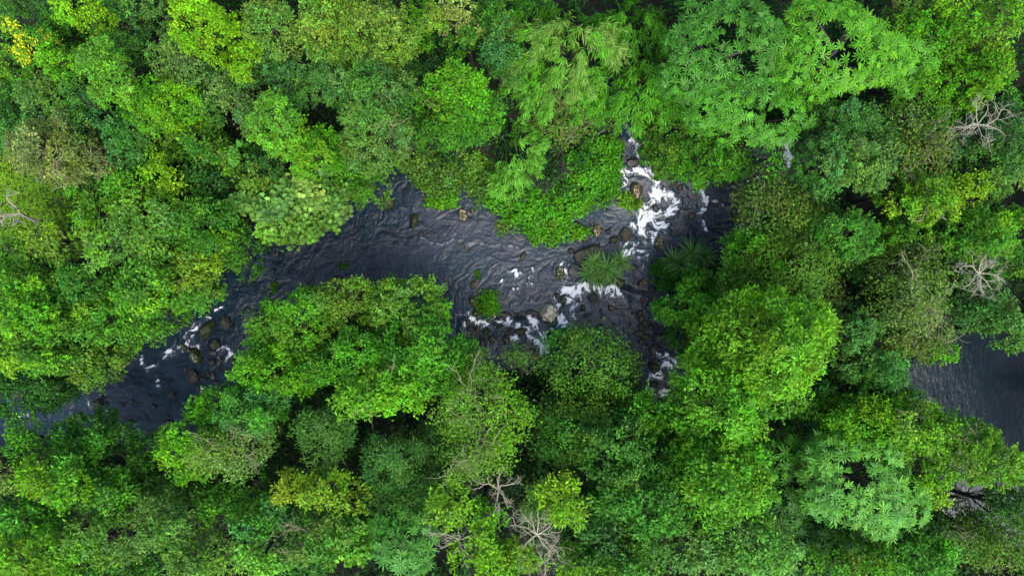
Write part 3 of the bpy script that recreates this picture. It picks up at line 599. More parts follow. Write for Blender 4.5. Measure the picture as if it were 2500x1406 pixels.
_ICO = {}
def ico(n):
    if n not in _ICO:
        import bmesh
        b = bmesh.new(); bmesh.ops.create_icosphere(b, subdivisions=n, radius=1); b.verts.ensure_lookup_table()
        _ICO[n] = (np.array([v.co[:] for v in b.verts]), np.array([[v.index for v in f.verts] for f in b.faces])); b.free()
    return _ICO[n]
def rock(i, px, py, rx, ry, rot, kind, label, group=None, hgt=.62, name='boulder', sink=.3):
    rng = np.random.default_rng(13000 + i); V, F = ico(5 if rx * ry > 140 else 4); x, y = at(px, py, .3); rx /= ppm(.3); ry /= ppm(.3); o = rng.uniform(0, 50, 3)
    f = .72 * (fbm(V[:, 0] * 1.1 + o[0], V[:, 1] * 1.1 + V[:, 2] * .9 + o[1], 3) - .5) + .22 * (fbm(V[:, 0] * 3.5 + o[2], V[:, 1] * 3.5 - V[:, 2] * 3, 3) - .5) + .05 * (fbm(V[:, 0] * 11 + o[2], V[:, 1] * 11 - V[:, 2] * 9, 3) - .5)
    P = V * (1 + f)[:, None]
    for j in range(3 if kind == 'speckled' else 8):   # broken faces
        nrm = unit(rng.normal(0, 1, 3) + np.array([0, 0, .3])); dcut = rng.uniform(.74, .95); e = np.maximum(P @ nrm - dcut, 0); P = P - e[:, None] * nrm * .93
    P[:, :2] /= max(np.abs(P[:, :2]).max(), .1) * .97
    h = hgt * math.sqrt(rx * ry) + .08; P = P * np.array([rx, ry, h]); a = -math.radians(rot); c, s = math.cos(a), math.sin(a); P = np.column_stack([P[:, 0] * c - P[:, 1] * s, P[:, 0] * s + P[:, 1] * c, P[:, 2]])
    z = float(level(np.array([x]), np.array([y]))[0]); sd = float(bil(_S, x, y)); z = max(z, float(terr(x, y))) if sd > -.1 else z
    ob = mesh_obj(name, P, F, ROCKM[kind], smooth=True); ob.location = (x, y, z + h * sink - .03); return tag(ob, label, 'rock', group)
# ------------------------------------------------------------------ what stands where (photo pixels of the crown's middle, radii, turn, top height)
TREES = '''
68,14,64,40,0,9,fine,teal|blue green crown on the top edge above the yellow blossoming tree
52,92,50,58,0,11,blossom,mid|round tree covered in golden yellow blossom near the top corner
190,18,58,40,0,12.5,fine,lime|small lime crown cut by the top edge near the yellow blossoming tree
285,52,52,82,10,10,fine,teal|tall dark teal crown between two lime crowns along the top edge
148,84,54,50,0,8,fine,green|dark green crown tucked behind the yellow blossoming tree
484,52,86,64,18,13.5,fine,lime|large lobed lime crown on the top edge, the brightest of that edge
378,26,34,40,0,9,fine,gray|narrow grey green crown on the top edge beside the large lobed lime crown
604,138,54,46,0,11.5,fine,lime|compact lime crown hanging just below the large lobed lime crown
556,105,40,34,0,9.5,fine,bright|shaded green crown between the large lobed lime crown and the compact lime one
655,58,72,70,0,12,fine,sage|sage green dome on the top edge beside the large lobed lime crown
860,62,134,92,10,13,mid,olive|wide olive crown of many domes on the top edge
796,122,44,36,0,12,fine,sage|small sage knob in front of the wide many-domed olive crown
150,148,56,44,-10,11,fine,bright|two lobed fresh green crown leaning on the big apple green crown
250,172,58,78,-35,13,fine,apple|big apple green crown stretching diagonally below the yellow blossoming tree
432,160,76,60,20,11,fine,gray|greyish teal crown under the large lobed lime crown
566,222,50,54,20,10.5,fine,gray|grey green crown with a few bare twigs beside the narrow grey ridge crown
498,192,46,40,0,9.5,sparse,gray|thin grey crown with bare twigs showing beneath the greyish teal crown
478,256,34,52,-35,10,fine,teal|narrow grey ridge crown set between two dark gaps
386,250,82,64,10,11.5,fine,bright,acc=lime|deep lime cushion crown below the big apple green crown
700,198,56,64,-30,10.5,fine,teal|teal crown leaning over a dark gap under the compact lime crown
668,302,60,80,-25,13,fine,apple,acc=lime|apple green egg shaped crown standing clear in the upper forest
612,296,32,46,0,10,fine,gray|thin sage crown pressed against the apple green egg shaped crown
776,374,68,64,10,11,fine,bright|deep green rounded crown beside the egg shaped apple green one
880,206,118,78,10,12,fine,teal,acc=gray|broad blue grey dome below the wide olive crown
905,322,92,84,30,11.5,fine,gray|grey green crown with bare branches in its lower half above the river bend,bare=3
110,228,66,52,-20,10,mid,sage|sage green crown between the yellow blossoming tree and the straw coloured tree
200,250,38,38,0,10.5,fine,teal,acc=emerald|small blue green knob near the deep lime cushion crown
216,296,50,42,0,9,fine,tealdark,acc=emerald|dark teal crown dotted with two pale green tufts
306,318,58,48,30,10,fine,emerald,acc=green|rounded emerald crown of several balls, above the double ball crown
316,372,54,46,0,9.5,fine,teal,acc=emerald|double ball blue green crown at the end of the emerald crown
98,360,76,94,-15,12,fine,khaki,acc=straw|straw coloured crown with pale twigs next to the meadow,bare=4
206,382,50,50,0,10.5,fine,khaki|smaller straw brown crown joined to the straw coloured tree,bare=2
212,442,60,34,0,8,mid,green|low dark green crown bordering the meadow
12,322,44,54,0,9,fine,emerald|grass green crown on the side edge just above the meadow
20,242,46,44,0,8,fine,dark|dark crown on the side edge below a yellowish one
30,172,66,56,0,9.5,mid,mid,acc=yellow|green crown with yellow tips on the side edge under the blossoming tree
428,302,46,38,0,9,fine,sage|small olive crown below the deep lime cushion crown
390,332,40,32,-20,9,fine,olive,acc=gray|little olive crown perched over a dark hole by the emerald crown
430,366,40,30,0,8,fine,green|dark low crown behind the yellow tipped broadleaf crown
508,366,62,50,20,9.5,leafy,green,acc=yellow|loose broadleaf crown with yellow tipped sprays over a dark gap
600,376,44,42,0,10,mid,apple|light green tufted crown near the egg shaped apple green tree
652,402,62,42,10,9,fine,tealdark|blue grey crown under the light green tufted crown
384,428,58,46,0,10,leafy,fresh|bright yellow green broadleaf crown in the forest beyond the meadow
478,440,62,44,0,8,leafy,dark|dark broadleaf crown beside the bright yellow green broadleaf crown
300,448,58,40,0,9,leafy,mid,acc=fresh|leafy green crown with fresh yellow shoots at the meadow's far end
548,452,40,60,0,7,leafy,tealdark|dim crown in the gap behind the big-leaf tree
640,440,60,40,10,9,leafy,dull|dull leafy crown just above the big-leaf tree
762,452,66,44,0,9.5,broad,gray|greyish broadleaf crown adjoining the big-leaf tree
838,420,62,60,20,8.5,mid,green|dark green crown at the upper bank above the round mossy boulder
890,452,54,44,-20,5.5,leafy,dull,acc=vine|low leafy bush overhanging the upper bank near the round mossy boulder
706,512,124,72,5,9,broad,sage,acc=gray,pacc=.35|big-leaf tree of large round pale leaves leaning over the pool
1020,52,36,58,0,10,mid,bright|fresh green upright crown on the top edge beside the wide olive crown
1128,36,62,44,10,12,mid,straw,acc=pale|pale yellow crown at the top edge
1066,36,42,38,0,11,fine,olive|olive crown on the top edge next to the pale yellow crown
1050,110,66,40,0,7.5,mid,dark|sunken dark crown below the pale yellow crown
1214,46,58,48,10,10.5,mid,green,acc=dull|dark green crown at the top edge between pale yellow crown and bamboo
1226,118,48,76,0,11,fine,teal,acc=emerald|tall emerald tinted crown of stacked balls beside the bamboo
1144,104,42,38,0,10,mid,mid|mid green crown under the pale yellow crown
1304,22,50,40,0,8,mid,dark|dark crown on the top edge behind the bamboo
1048,170,62,34,0,8.5,mid,tealdark|dark feathered crown behind the lime topped round crown
1124,212,66,60,0,12.5,mid,bright,acc=lime,lobes=9|lime topped round crown in the forest above the creeper bank
1150,262,72,66,20,11,mid,mid,acc=bright|mid green flank crown supporting the lime topped round crown
1046,232,34,46,0,10.5,mid,olive,acc=fresh|light speckled crown wedged beside the lime topped round crown
1086,322,82,46,0,9,mid,green,acc=mid|dark green crown sloping to the shrubs of the creeper bank
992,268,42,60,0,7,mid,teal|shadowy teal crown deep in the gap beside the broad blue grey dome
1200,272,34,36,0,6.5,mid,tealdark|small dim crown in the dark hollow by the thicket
1640,336,74,92,-30,5.5,mid,dull,acc=mid|dark olive bush hanging over the head of the rapids
1734,384,98,60,5,7,mid,mid,acc=bright|grass green rounded bush overhanging the rapids opposite the creeper bank
1866,412,42,42,0,7.5,sparse,mid|loose bush beside the white tributary fall
1872,466,60,56,0,8,sparse,dull,acc=khaki|olive bush with bare twigs on the bank between rapids and tributary,bare=3
2050,296,94,58,5,10,fine,teal|dark blue green crown in the shade behind the giant umbrella leaved trees
2014,400,56,74,10,11,fine,teal,acc=gray|teal crown of many balls next to the white tributary fall
2116,398,76,68,10,11.5,fine,gray,acc=sage|pale grey green lumpy crown beside the teal one of many balls
2160,318,44,36,0,9,fine,teal|small teal crown behind the pale grey green lumpy crown
2238,300,78,62,-10,10,sparse,dull,acc=khaki,bare=4|upper olive crown threaded with bare branches
2232,388,80,64,0,10.5,sparse,khaki,acc=olive,bare=6|straw olive crown full of pale bare branches above the lime shrub
2468,366,50,80,0,10,fine,teal,acc=gray|blue green crown on the side edge near the bleached upper dead tree
2378,378,64,50,0,9,mid,teal,acc=gray|grey green crown beneath the bleached upper dead tree
2420,300,70,60,0,8,mid,tealdark|dark crown directly below the bleached upper dead tree
2290,82,84,50,10,11,mid,bright,acc=fresh|lime green crown behind the giant umbrella leaved trees
2250,20,74,44,0,9.5,fine,gray|grey green crown on the top edge beyond the umbrella leaved trees
2340,16,52,36,0,11,mid,fresh|small bright crown on the top edge near the far corner
2448,58,56,70,20,12,mid,fresh,acc=straw|yellow lime crown in the top corner beyond the umbrella leaved trees
2350,120,66,48,0,9,leafy,dull|dull broadleaf crown inside the lime crowns of the far top corner
2372,190,94,56,5,10,mid,bright,acc=lime|broad lime and green crown under the corner's yellow lime crown
2448,158,44,36,0,11.5,mid,yellow,acc=lime|little yellow crown on the slope below the corner's yellow lime crown
2230,212,46,32,0,10,mid,bright|bright cushion crown at the foot of the giant umbrella leaved trees
2482,216,42,52,0,9,mid,mid|green crown cut by the side edge below the little yellow crown
2330,256,60,36,0,8,mid,green|dark green crown above the bleached upper dead tree
2240,458,66,36,10,10,mid,mid,acc=bright|mid green crown beneath the straw olive branchy crown
2270,492,66,48,0,11.5,mid,fresh,acc=yellow|lime shrub like crown with open middle and bare twigs,bare=2
2362,466,46,34,0,11,mid,lime,acc=yellow|small yellow tinted crown beside the open lime crown
2440,432,68,48,0,9.5,mid,sage|sage crown on the side edge below the grey green crowns
2400,566,92,64,5,11,mid,mid,acc=lime|large green crown with yellow lime shoulder by the side edge
2474,540,40,60,0,9,mid,bright|green crown cut by the side edge beside the yellow shouldered crown
2080,568,82,60,15,11,fine,mid,acc=teal|green crown with teal upper half above the olive slope
2200,572,66,46,0,9,mid,green|dark green crown among paler ones below the open lime crown
2110,650,58,46,0,7,mid,dark|dark green crown beside a shaded hollow at the olive slope's edge
2236,648,82,56,-10,10,sparse,dull,acc=khaki,bare=4|dull olive crown with grey bare branches below the dark green crown
2234,732,88,74,0,11,sparse,khaki,acc=olive,bare=7|straw green crown with a dense fan of pale branches above the pond
2424,640,76,58,0,8,mid,green|dark crown directly below the bleached lower dead tree
2400,752,84,64,5,9.5,mid,teal,acc=gray|grey green crown along the upper rim of the pond
2480,812,46,50,0,9,mid,teal|blue green crown on the side edge at the pond's rim
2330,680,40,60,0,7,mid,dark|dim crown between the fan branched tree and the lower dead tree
2092,806,60,54,20,10,mid,teal,acc=gray|blue grey crown beside the bright lime dome
2168,770,56,46,0,8,mid,green,acc=gray|dusky green crown behind the blue grey one near the pond
2244,826,82,54,0,9,mid,khaki,acc=dull,bare=3|brownish olive crown with forked twigs on the pond bank
2300,858,44,34,0,6,mid,bright|low fresh green bush at the pond's inlet
2172,912,54,48,0,10.5,fine,emerald|vivid emerald crown between the bright lime dome and the pond
2090,886,54,46,0,9,fine,gray|grey green crown touching the bright lime dome
2210,990,54,56,0,8.5,mid,emerald,acc=lime|bright bush along the pond's lower shore
1930,510,112,78,10,8.5,sparse,dull,acc=khaki|dull olive crown on the slope just past the rapids
1704,740,84,72,0,7.5,mid,mid,acc=bright|mid green bank tree beside the forked channel below the pandanus
1842,618,72,62,0,8,mid,bright,acc=dull|fresh green bush just behind the pandanus on the slope
1946,640,116,86,0,9.5,sparse,dull,acc=olive|broad olive crown in the middle of the slope past the rapids
2000,762,70,96,0,7.5,sparse,khaki,acc=dull|grey olive scrub crown along the slope's outer edge
1812,712,80,60,0,8,mid,dull|shaded crown above the bright lime dome
1710,836,72,56,0,5.5,mid,green|dark green bush in the shade of the bright lime dome
1884,838,158,134,10,12.5,leafy,fresh,acc=lime,lobes=14|bright lime dome, the largest single crown on the slope past the rapids
1440,892,118,96,5,7.5,sparse,dull,acc=mid,pacc=.3,lobes=11,fill=.85|rounded dull green tree on the lower bank between both channel arms
1266,876,34,46,0,5,sparse,gray,bare=2|slender grey tree at the lower bank beside the foam
988,764,110,90,10,9.5,mid,sage,acc=fresh,lobes=9|pale green tree reaching into the pool from the lower bank
826,742,72,58,-10,9,mid,olive,acc=yellow|olive crown beside the pale green tree on the lower bank
728,792,84,82,0,9.5,mid,bright,acc=olive|green crown with olive tips on the lower bank by the single brown boulder
664,806,64,70,0,9,mid,mid,acc=gray|mid green crown at the lower bank facing the mossy boulders
660,900,86,70,20,10,mid,bright|bright crown on the lower bank downstream of the mossy boulders
1040,872,120,86,10,11,leafy,bright,acc=mid|large glossy green crown below the pale green tree
880,870,86,66,0,10.5,mid,bright,acc=emerald|grass green crown behind the olive crown of the lower bank
780,900,66,56,0,10,mid,mid|mid green crown in the forest behind the lower bank
930,950,118,66,-5,11.5,leafy,fresh,acc=bright|fresh green crown with a bare looping branch over a dark gap,bare=2
524,1000,72,54,-20,9,mid,bright,acc=mid|green crown at the bank across from the round brown boulder
610,1000,86,66,10,11,mid,emerald,acc=bright|vivid green crown on the slope below the mossy boulders
790,1072,82,64,-15,11,feather,gray,acc=teal|grey green drooping crown above the yellow lobed tree
560,1100,86,76,0,11.5,sparse,olive,acc=pale,bare=5|pale olive crown with a star of bare branches
452,1105,60,72,0,10.5,mid,bright,acc=lime|lime crown at the downstream bend of the river
352,1114,52,54,10,7.5,leafy,green|dark green crown jutting into the dark backwater
205,1074,98,56,5,8.5,leafy,green,acc=mid|spreading dark green crown along the downstream bank
42,1070,62,44,0,9,leafy,mid,acc=bright|fresh green crown at the downstream end of the river
22,1150,54,52,0,10.5,sparse,olive,acc=straw|yellowish olive crown on the side edge below the river's end
140,1176,90,68,15,11,leafy,bright,acc=lime|bright lime crown below the spreading dark bank tree
262,1210,84,60,20,10,leafy,mid|mid green crown below the lime crown of the lower corner
360,1196,62,50,0,8,leafy,dark|dark crown between lime crowns below the backwater
70,1270,84,64,0,10,leafy,mid,acc=bright|mid green crown near the lower corner
64,1372,112,66,0,12,leafy,fresh,acc=lime|bright lime crown filling the lower corner below the river's end
250,1316,92,66,0,11,mid,sage,acc=dull|dull sage crown near the bottom edge
400,1290,92,64,10,11.5,mid,sage,acc=gray|grey sage crown among greener ones at the bottom
200,1390,66,34,0,10,leafy,mid|green crown cut by the bottom edge beside the lime corner crown
480,1372,92,50,0,11,mid,olive,acc=sage|olive crown on the bottom edge
350,1388,60,32,0,9,leafy,green|dark green crown cut by the bottom edge
560,1210,98,66,0,9,mid,green|large dark crown under the pale olive crown with star branches
704,1190,36,40,0,12,mid,gold,acc=yellow|upper golden lobe of yellow foliage over the dark gap
800,1196,84,46,15,12,mid,yellow,acc=olive|yellow lobed tree standing over a dark gap near the bottom
640,1276,78,56,0,11,leafy,emerald,acc=mid|glossy green crown beneath the yellow lobed tree
770,1316,112,66,0,11.5,leafy,mid,acc=sage,bare=3|light leafy crown with bare forks near the bottom edge
630,1372,70,46,0,12,leafy,apple|light green crown on the bottom edge below the glossy green crown
870,1310,60,60,0,10,broad,apple|broad leaved light crown beside the whorl leaved dark crown
740,1392,60,30,0,9,leafy,dark|dark leafy crown cut by the bottom edge
1172,1030,118,136,10,12.5,sparse,olive,acc=fresh,pacc=.35,bare=8|large lime olive tree with a bare branch star at its heart
960,1126,76,62,10,10.5,feather,gray,acc=teal|upper grey green drooping crown beside the lime olive branchy tree
975,1216,86,82,0,10,feather,teal,acc=gray|lower dark drooping crown, its leaves hanging like a fringe
1058,1080,44,66,0,8,feather,teal|narrow dark crown squeezed beside the lime olive branchy tree
1094,1226,60,54,-20,12.5,leafy,fresh,acc=yellow|upper lime crown of the dead branch grove
1180,1290,46,46,0,12.5,leafy,lime,acc=fresh|round lime ball crown in the dead branch grove
1374,1234,56,72,20,12.5,leafy,yellow,acc=lime|yellowest lime crown, at the grove's outer side
1215,1372,92,60,0,12,leafy,lime,acc=fresh|lime crown on the bottom edge under the dead branch grove
1300,1226,38,52,0,11,feather,gray|soft grey feathery crown in the middle of the dead branch grove
1405,1390,52,34,0,11,leafy,fresh|small lime crown at the bottom edge past the dead branch grove
1500,1120,122,88,10,10.5,leafy,green,acc=gray|dark glossy crown above the dark broadleaf slope
1570,1236,130,104,0,11,leafy,mid,acc=green|great dark green crown, the largest below the lower white fall
1460,1300,76,86,0,10.5,leafy,dark,acc=green|darkest broadleaf crown next to the yellow lime crown
1530,1374,104,50,0,11,leafy,green|dark crown on the bottom edge below the great dark green crown
1380,1060,92,70,0,9,sparse,dull,acc=green|dusky crown below the rounded dull green bank tree
1580,1010,74,56,0,8.5,leafy,bright,acc=mid|bright leafy crown just below the lower white fall
1480,1010,72,48,0,8,sparse,dull|dull crown between two bank trees near the channel's end
1758,985,122,112,10,11.5,leafy,bright,acc=fresh,lobes=11|large yellow green crown beside the lower white fall
1770,1170,112,112,20,12,leafy,bright,acc=fresh,lobes=10|yellow green lumpy crown at the slope below the lower white fall
1680,1100,62,60,0,9,leafy,mid|mid green crown wedged between two large yellow green crowns
1832,1330,124,84,10,11.5,leafy,apple,acc=sage|light green rounded crown near the bottom edge
1692,1340,66,66,0,10,leafy,gray|grey green crown on the bottom edge beside the light green rounded crown
1640,1180,52,70,0,9,leafy,green|dark strip of crown between the great dark crown and the lumpy yellow green one
1930,960,96,56,0,8.5,leafy,green,acc=mid|shaded green crown at the foot of the bright lime dome
2010,1030,72,62,0,8,feather,tealdark|dark feathery crown under the bright lime dome's far side
2070,950,56,46,0,9.5,mid,emerald,acc=bright|emerald bush between the lime dome and the pond shore
2130,1036,112,62,5,11,mid,bright,acc=lime|lime green crown along the pond's near shore
2250,1048,110,66,10,11.5,mid,fresh,acc=olive,bare=2|yellow green crown leaning over the pond with a pale trunk showing
2392,1112,110,82,20,11.5,mid,fresh,acc=olive,bare=3|large yellow green crown between the pond and its small inlet
2160,1092,60,40,0,10,mid,bright|small lime spray above the pale green whorl leaved tree
2270,1190,50,60,0,10.5,mid,fresh,acc=yellow|hanging yellow green spray beside the small inlet
2486,1240,40,64,0,9,fine,teal,acc=gray|pale teal crown on the side edge by the small inlet
2372,1310,84,62,0,7,sparse,dull,acc=mid,bare=3|thin olive twiggy bush below the small inlet
2456,1330,80,80,0,8,sparse,olive,acc=olive,bare=3|straw olive bush in the lower far corner
2230,1362,110,58,0,10.5,leafy,mid,acc=bright|mid green crown on the bottom edge below the pale whorl leaved tree
2090,1394,88,34,0,11,mid,bright,acc=olive|lime olive crown cut by the bottom edge
2000,1370,66,50,0,7.5,leafy,tealdark|dark crown in the shade at the bottom edge
2950,560,124,112,0,14,mid,dark,rzf=2.4|tall dark tree standing beyond the pond at its upper end
2955,740,124,112,0,14,mid,dark,rzf=2.4|tallest dark tree on the pond's outer shore
2945,910,124,112,0,14,mid,dark,rzf=2.4|dark tree on the pond's outer shore between two taller ones
2955,1090,124,112,0,14,mid,dark,rzf=2.4|dark tree on the pond's outer shore past its middle
2950,1270,124,112,0,14,mid,dark,rzf=2.4|tall dark tree on the pond's outer shore at its lower end
585,590,56,66,10,7,leafy,green,acc=mid|dark green bush hanging over the upper end of the lower reach
485,545,78,70,0,10,leafy,green,acc=fresh|dark broadleaf crown with yellow shoots beside the big-leaf tree
352,540,84,76,-15,11,leafy,sage,acc=fresh|yellow flecked broadleaf crown in the tangle beyond the meadow
236,512,62,46,0,9.5,leafy,mid,acc=lime|bright flecked crown at the meadow's inner edge
130,588,74,60,0,9,leafy,olive,acc=yellow|olive crown with yellow leaves at the foot of the dead white tree
268,610,72,54,0,10,leafy,gray,acc=fresh|light grey green crown in the tangle with pale leaf sprays
458,660,74,68,0,8,leafy,olive,acc=yellow|yellowish fern like crown drooping toward the river
340,702,76,66,0,10,leafy,mid,acc=lime|mid green crown topped by a bright lime spray in the tangle
458,722,64,44,-10,6.5,leafy,mid|green bush along the upper bank opposite the mossy boulders
200,688,82,66,0,9.5,leafy,green,acc=mid|dark green crown in the middle of the tangle
44,752,76,72,0,11,leafy,bright,acc=lime|bright lime crown on the side edge halfway down
134,786,70,60,0,9.5,leafy,green|dark crown next to the lime crown on the side edge
250,780,74,62,10,9.5,leafy,mid,acc=fresh|green crown with lime tuft, close to a small black gap
345,772,80,54,-15,7,leafy,mid|green crown along the bank above the long foam streak
20,852,58,60,0,10,leafy,fresh|fresh green crown on the side edge above the river's end
110,856,80,58,0,9,leafy,green|dark green crown sloping down to the shaded river
204,884,76,62,0,7.5,leafy,dull|dark olive crown overhanging the downstream water
64,956,100,58,0,8,leafy,dark,acc=green|dark crown above the shaded river's end
44,640,66,56,0,9,leafy,mid,acc=yellow|yellow green crown on the side edge under the dead white branches
410,610,70,56,0,8.5,leafy,dark,acc=mid|dark leafy crown between the yellow flecked crown and the river'''
PALMATE = [
 (1800,120,172,140,20,12,'green',"huge umbrella leaved tree, darker half of the giant pair at the top edge",dict(acc='mid',holes=4)),
 (2060,110,150,126,0,13,'bright',"huge umbrella leaved tree, lighter half of the giant pair at the top edge",dict(acc='fresh',holes=5)),
 (1846,264,150,82,10,11,'mid',"umbrella leaved tree reaching down to the white tributary fall",dict(acc='bright',holes=5)),
 (2220,140,78,86,0,10.5,'apple',"smaller pale umbrella leaved crown at the giant pair's outer side",dict(acc='bright')),
 (2126,1196,158,132,20,11.5,'apple',"pale green whorl leaved tree near the small inlet",dict(acc='emerald',L=.36,holes=4)),
 (1910,1120,62,62,0,8.5,'green',"dark whorl leaved crown above a black gap beside the pale whorl leaved tree",dict(acc='mid',L=.38)),
 (1920,1256,66,66,0,8.5,'dark',"dark whorl leaved crown in the shade below the black gap",dict(acc='green',L=.38)),
 (2020,1318,90,54,0,8,'dark',"shaded whorl leaved crown under the pale whorl leaved tree",dict(acc='green',L=.38)),
 (984,1334,90,76,0,11,'green',"whorl leaved dark crown at the bottom edge beside the dead branch grove",dict(acc='emerald',L=.38)),
]
BAMBOO = [
 (1392,92,96,78,11,'bright',"large pale green bamboo clump with drooping plumes near the top edge",44,(-.2,-1),dict(acc='pale')),
 (1360,196,78,46,8.5,'bright',"lower bamboo plumes hanging over the thicket",22,(-.3,-1),dict(acc='apple')),
 (1540,46,66,52,8.5,'green',"dark bamboo clump at the top edge beside the rocky gully",22,(0,-1),dict(acc='bright')),
 (1572,196,92,66,8.5,'bright',"second bamboo clump, mixed with creeper, above the rapids",40,(.2,-1),dict(acc='mid')),
 (1300,40,40,50,9.5,'green',"dim bamboo sprays at the top edge behind the large clump",12,(-.5,-1),dict(acc='bright')),
 (1252,362,38,58,5.5,'apple',"small bright bamboo spray lying over the creeper bank",18,(.3,-1),dict(acc='apple')),
]
CARPETS = [
 ([(1180,420),(1260,400),(1330,420),(1390,370),(1440,330),(1500,320),(1530,350),(1528,410),(1515,460),(1500,490),(1450,510),(1400,560),(1370,590),(1330,588),(1300,595),(1270,570),(1200,530),(1170,480)],'vine','vine',"bright green creeper mat spilling over the bank into the pool",'creeper','creeper',2.3,dict(acc='bright')),
 ([(975,400),(1040,340),(1120,325),(1220,350),(1300,400),(1240,440),(1190,480),(1190,520),(1150,480),(1105,470),(1060,500),(1030,480),(985,440)],'vine','dull',"darker scrub of round leaves between the forest and the pool",'shrub','shrub',2.6,dict(acc='sage',pacc=.3)),
 ([(1250,260),(1330,225),(1400,240),(1470,240),(1530,290),(1520,330),(1440,345),(1380,385),(1300,400),(1260,350)],'vine','dull',"dark open thicket of bare stems and yellowish leaves below the bamboo",'thicket','shrub',1.3,dict(acc='olive',fill=.75,dens=.5,stems=60)),
 ([(1045,470),(1115,462),(1122,500),(1085,505),(1040,497)],'vine','vine',"leafy fringe of bushes dipping into the pool beside the tan blotched boulder",'shrub','shrub',.6,dict(acc='fresh',zlo=.2)),
 ([(1528,462),(1560,486),(1574,498),(1560,516),(1530,508),(1500,488)],'vine','fresh',"yellow green creeper tuft at the foot of the tall tan faced boulder",'creeper','creeper',.4,dict(acc='yellow',zlo=.15,dens=.7)),
 ([(1176,716),(1206,712),(1218,738),(1214,770),(1190,772),(1168,752)],'sparse','bright',"small ferny bush growing on the rocks of the dam",'fern','fern',.7,dict(acc='fresh',zlo=.3,dens=.6)),
 ([(1386,566),(1412,552),(1440,560),(1432,580),(1394,588)],'vine','vine',"loose green sprigs trailing in the water below the creeper mat",'shrub','shrub',.2,dict(fill=.6,dens=.5,zlo=.12)),
 ([(1345,825),(1382,818),(1395,838),(1370,850)],'broad','teal',"broad leaved plant at the water beside the white capped rock",'plant','plant',.4,dict(acc='emerald',zlo=.4,dens=.6)),
 ([(1590,640),(1640,620),(1680,660),(1660,720),(1604,700)],'mid','green',"dark low bush at the foot of the pandanus on the slope",'shrub','shrub',.8,dict(zlo=.4)),
 ([(1206,545),(1236,535),(1250,560),(1220,578)],'sparse','olive',"thin straw coloured sprig bending over the pool from the bank",'shrub','shrub',.25,dict(fill=.5,dens=.3,zlo=.15,stems=3)),
 ([(818,647),(840,646),(842,652),(820,654)],'feather','green',"green water weed at the surface in the upper pool",'water weed','weed',.03,dict(fill=.8,dens=.18,zlo=.02)),
 ([(655,692),(663,692),(664,712),(656,714)],'feather','green',"green water weed in the narrowing reach near the lower bank",'water weed','weed',.03,dict(fill=.8,dens=.18,zlo=.02)),
 ([(1162,662),(1169,662),(1170,682),(1163,682)],'feather','green',"green water weed above the angular grey rock of the dam",'water weed','weed',.03,dict(fill=.8,dens=.18,zlo=.02)),
]
PANDANUS = [
 ([(1480,655,1.6,42),(1440,668,1.3,38),(1515,640,1.5,40),(1450,640,1.5,34),(1496,672,1.2,34),(1462,684,1.0,28)],"wide spiky pandanus clump on the rocks in mid stream"),
 ([(1690,618,2.9,46),(1668,648,2.5,42),(1722,628,2.9,36),(1645,636,2.3,36)],"spiky pandanus at the foot of the slope past the rapids"),
]
DEAD = [
 (2402,300,70,11.6,"bleached upper dead tree with a tangle of white branches near the side edge",9,'dead',(0,.5),{}),
 (2404,668,68,11.6,"bleached lower dead tree with a tangle of white branches above the pond",9,'dead',(0,.5),{}),
 (36,520,64,7.5,"dead white tree with a long pale trunk lying across the meadow's edge",5,'dead',(2.2,-1.6),dict(depth=2,rad=.06)),
 (20,606,50,8.5,"dead white branches at the side edge below the meadow",4,'dead',(1.5,.4),dict(depth=2,rad=.055)),
 (1312,1312,76,12,"grey dead tree with a spray of branches in the middle of the grove",9,'dead',(0,.6),{}),
 (1118,1324,62,12,"forked dead tree beside the round lime ball crown",5,'dead',(.9,-.2),dict(depth=3)),
 (1216,1200,58,12.2,"dead tree of dark forked twigs over the black gap in the grove",6,'pale',(0,-.4),dict(depth=2,rad=.05)),
 (1330,1376,62,11.4,"bushy bleached dead crown cut by the bottom edge",8,'dead',(0,.2),{}),
 (2372,1218,80,3.2,"dark mossy branches spread over the small inlet's water",6,'dark',(-1.0,-.4),dict(depth=2,rad=.075,flat=.05)),
]
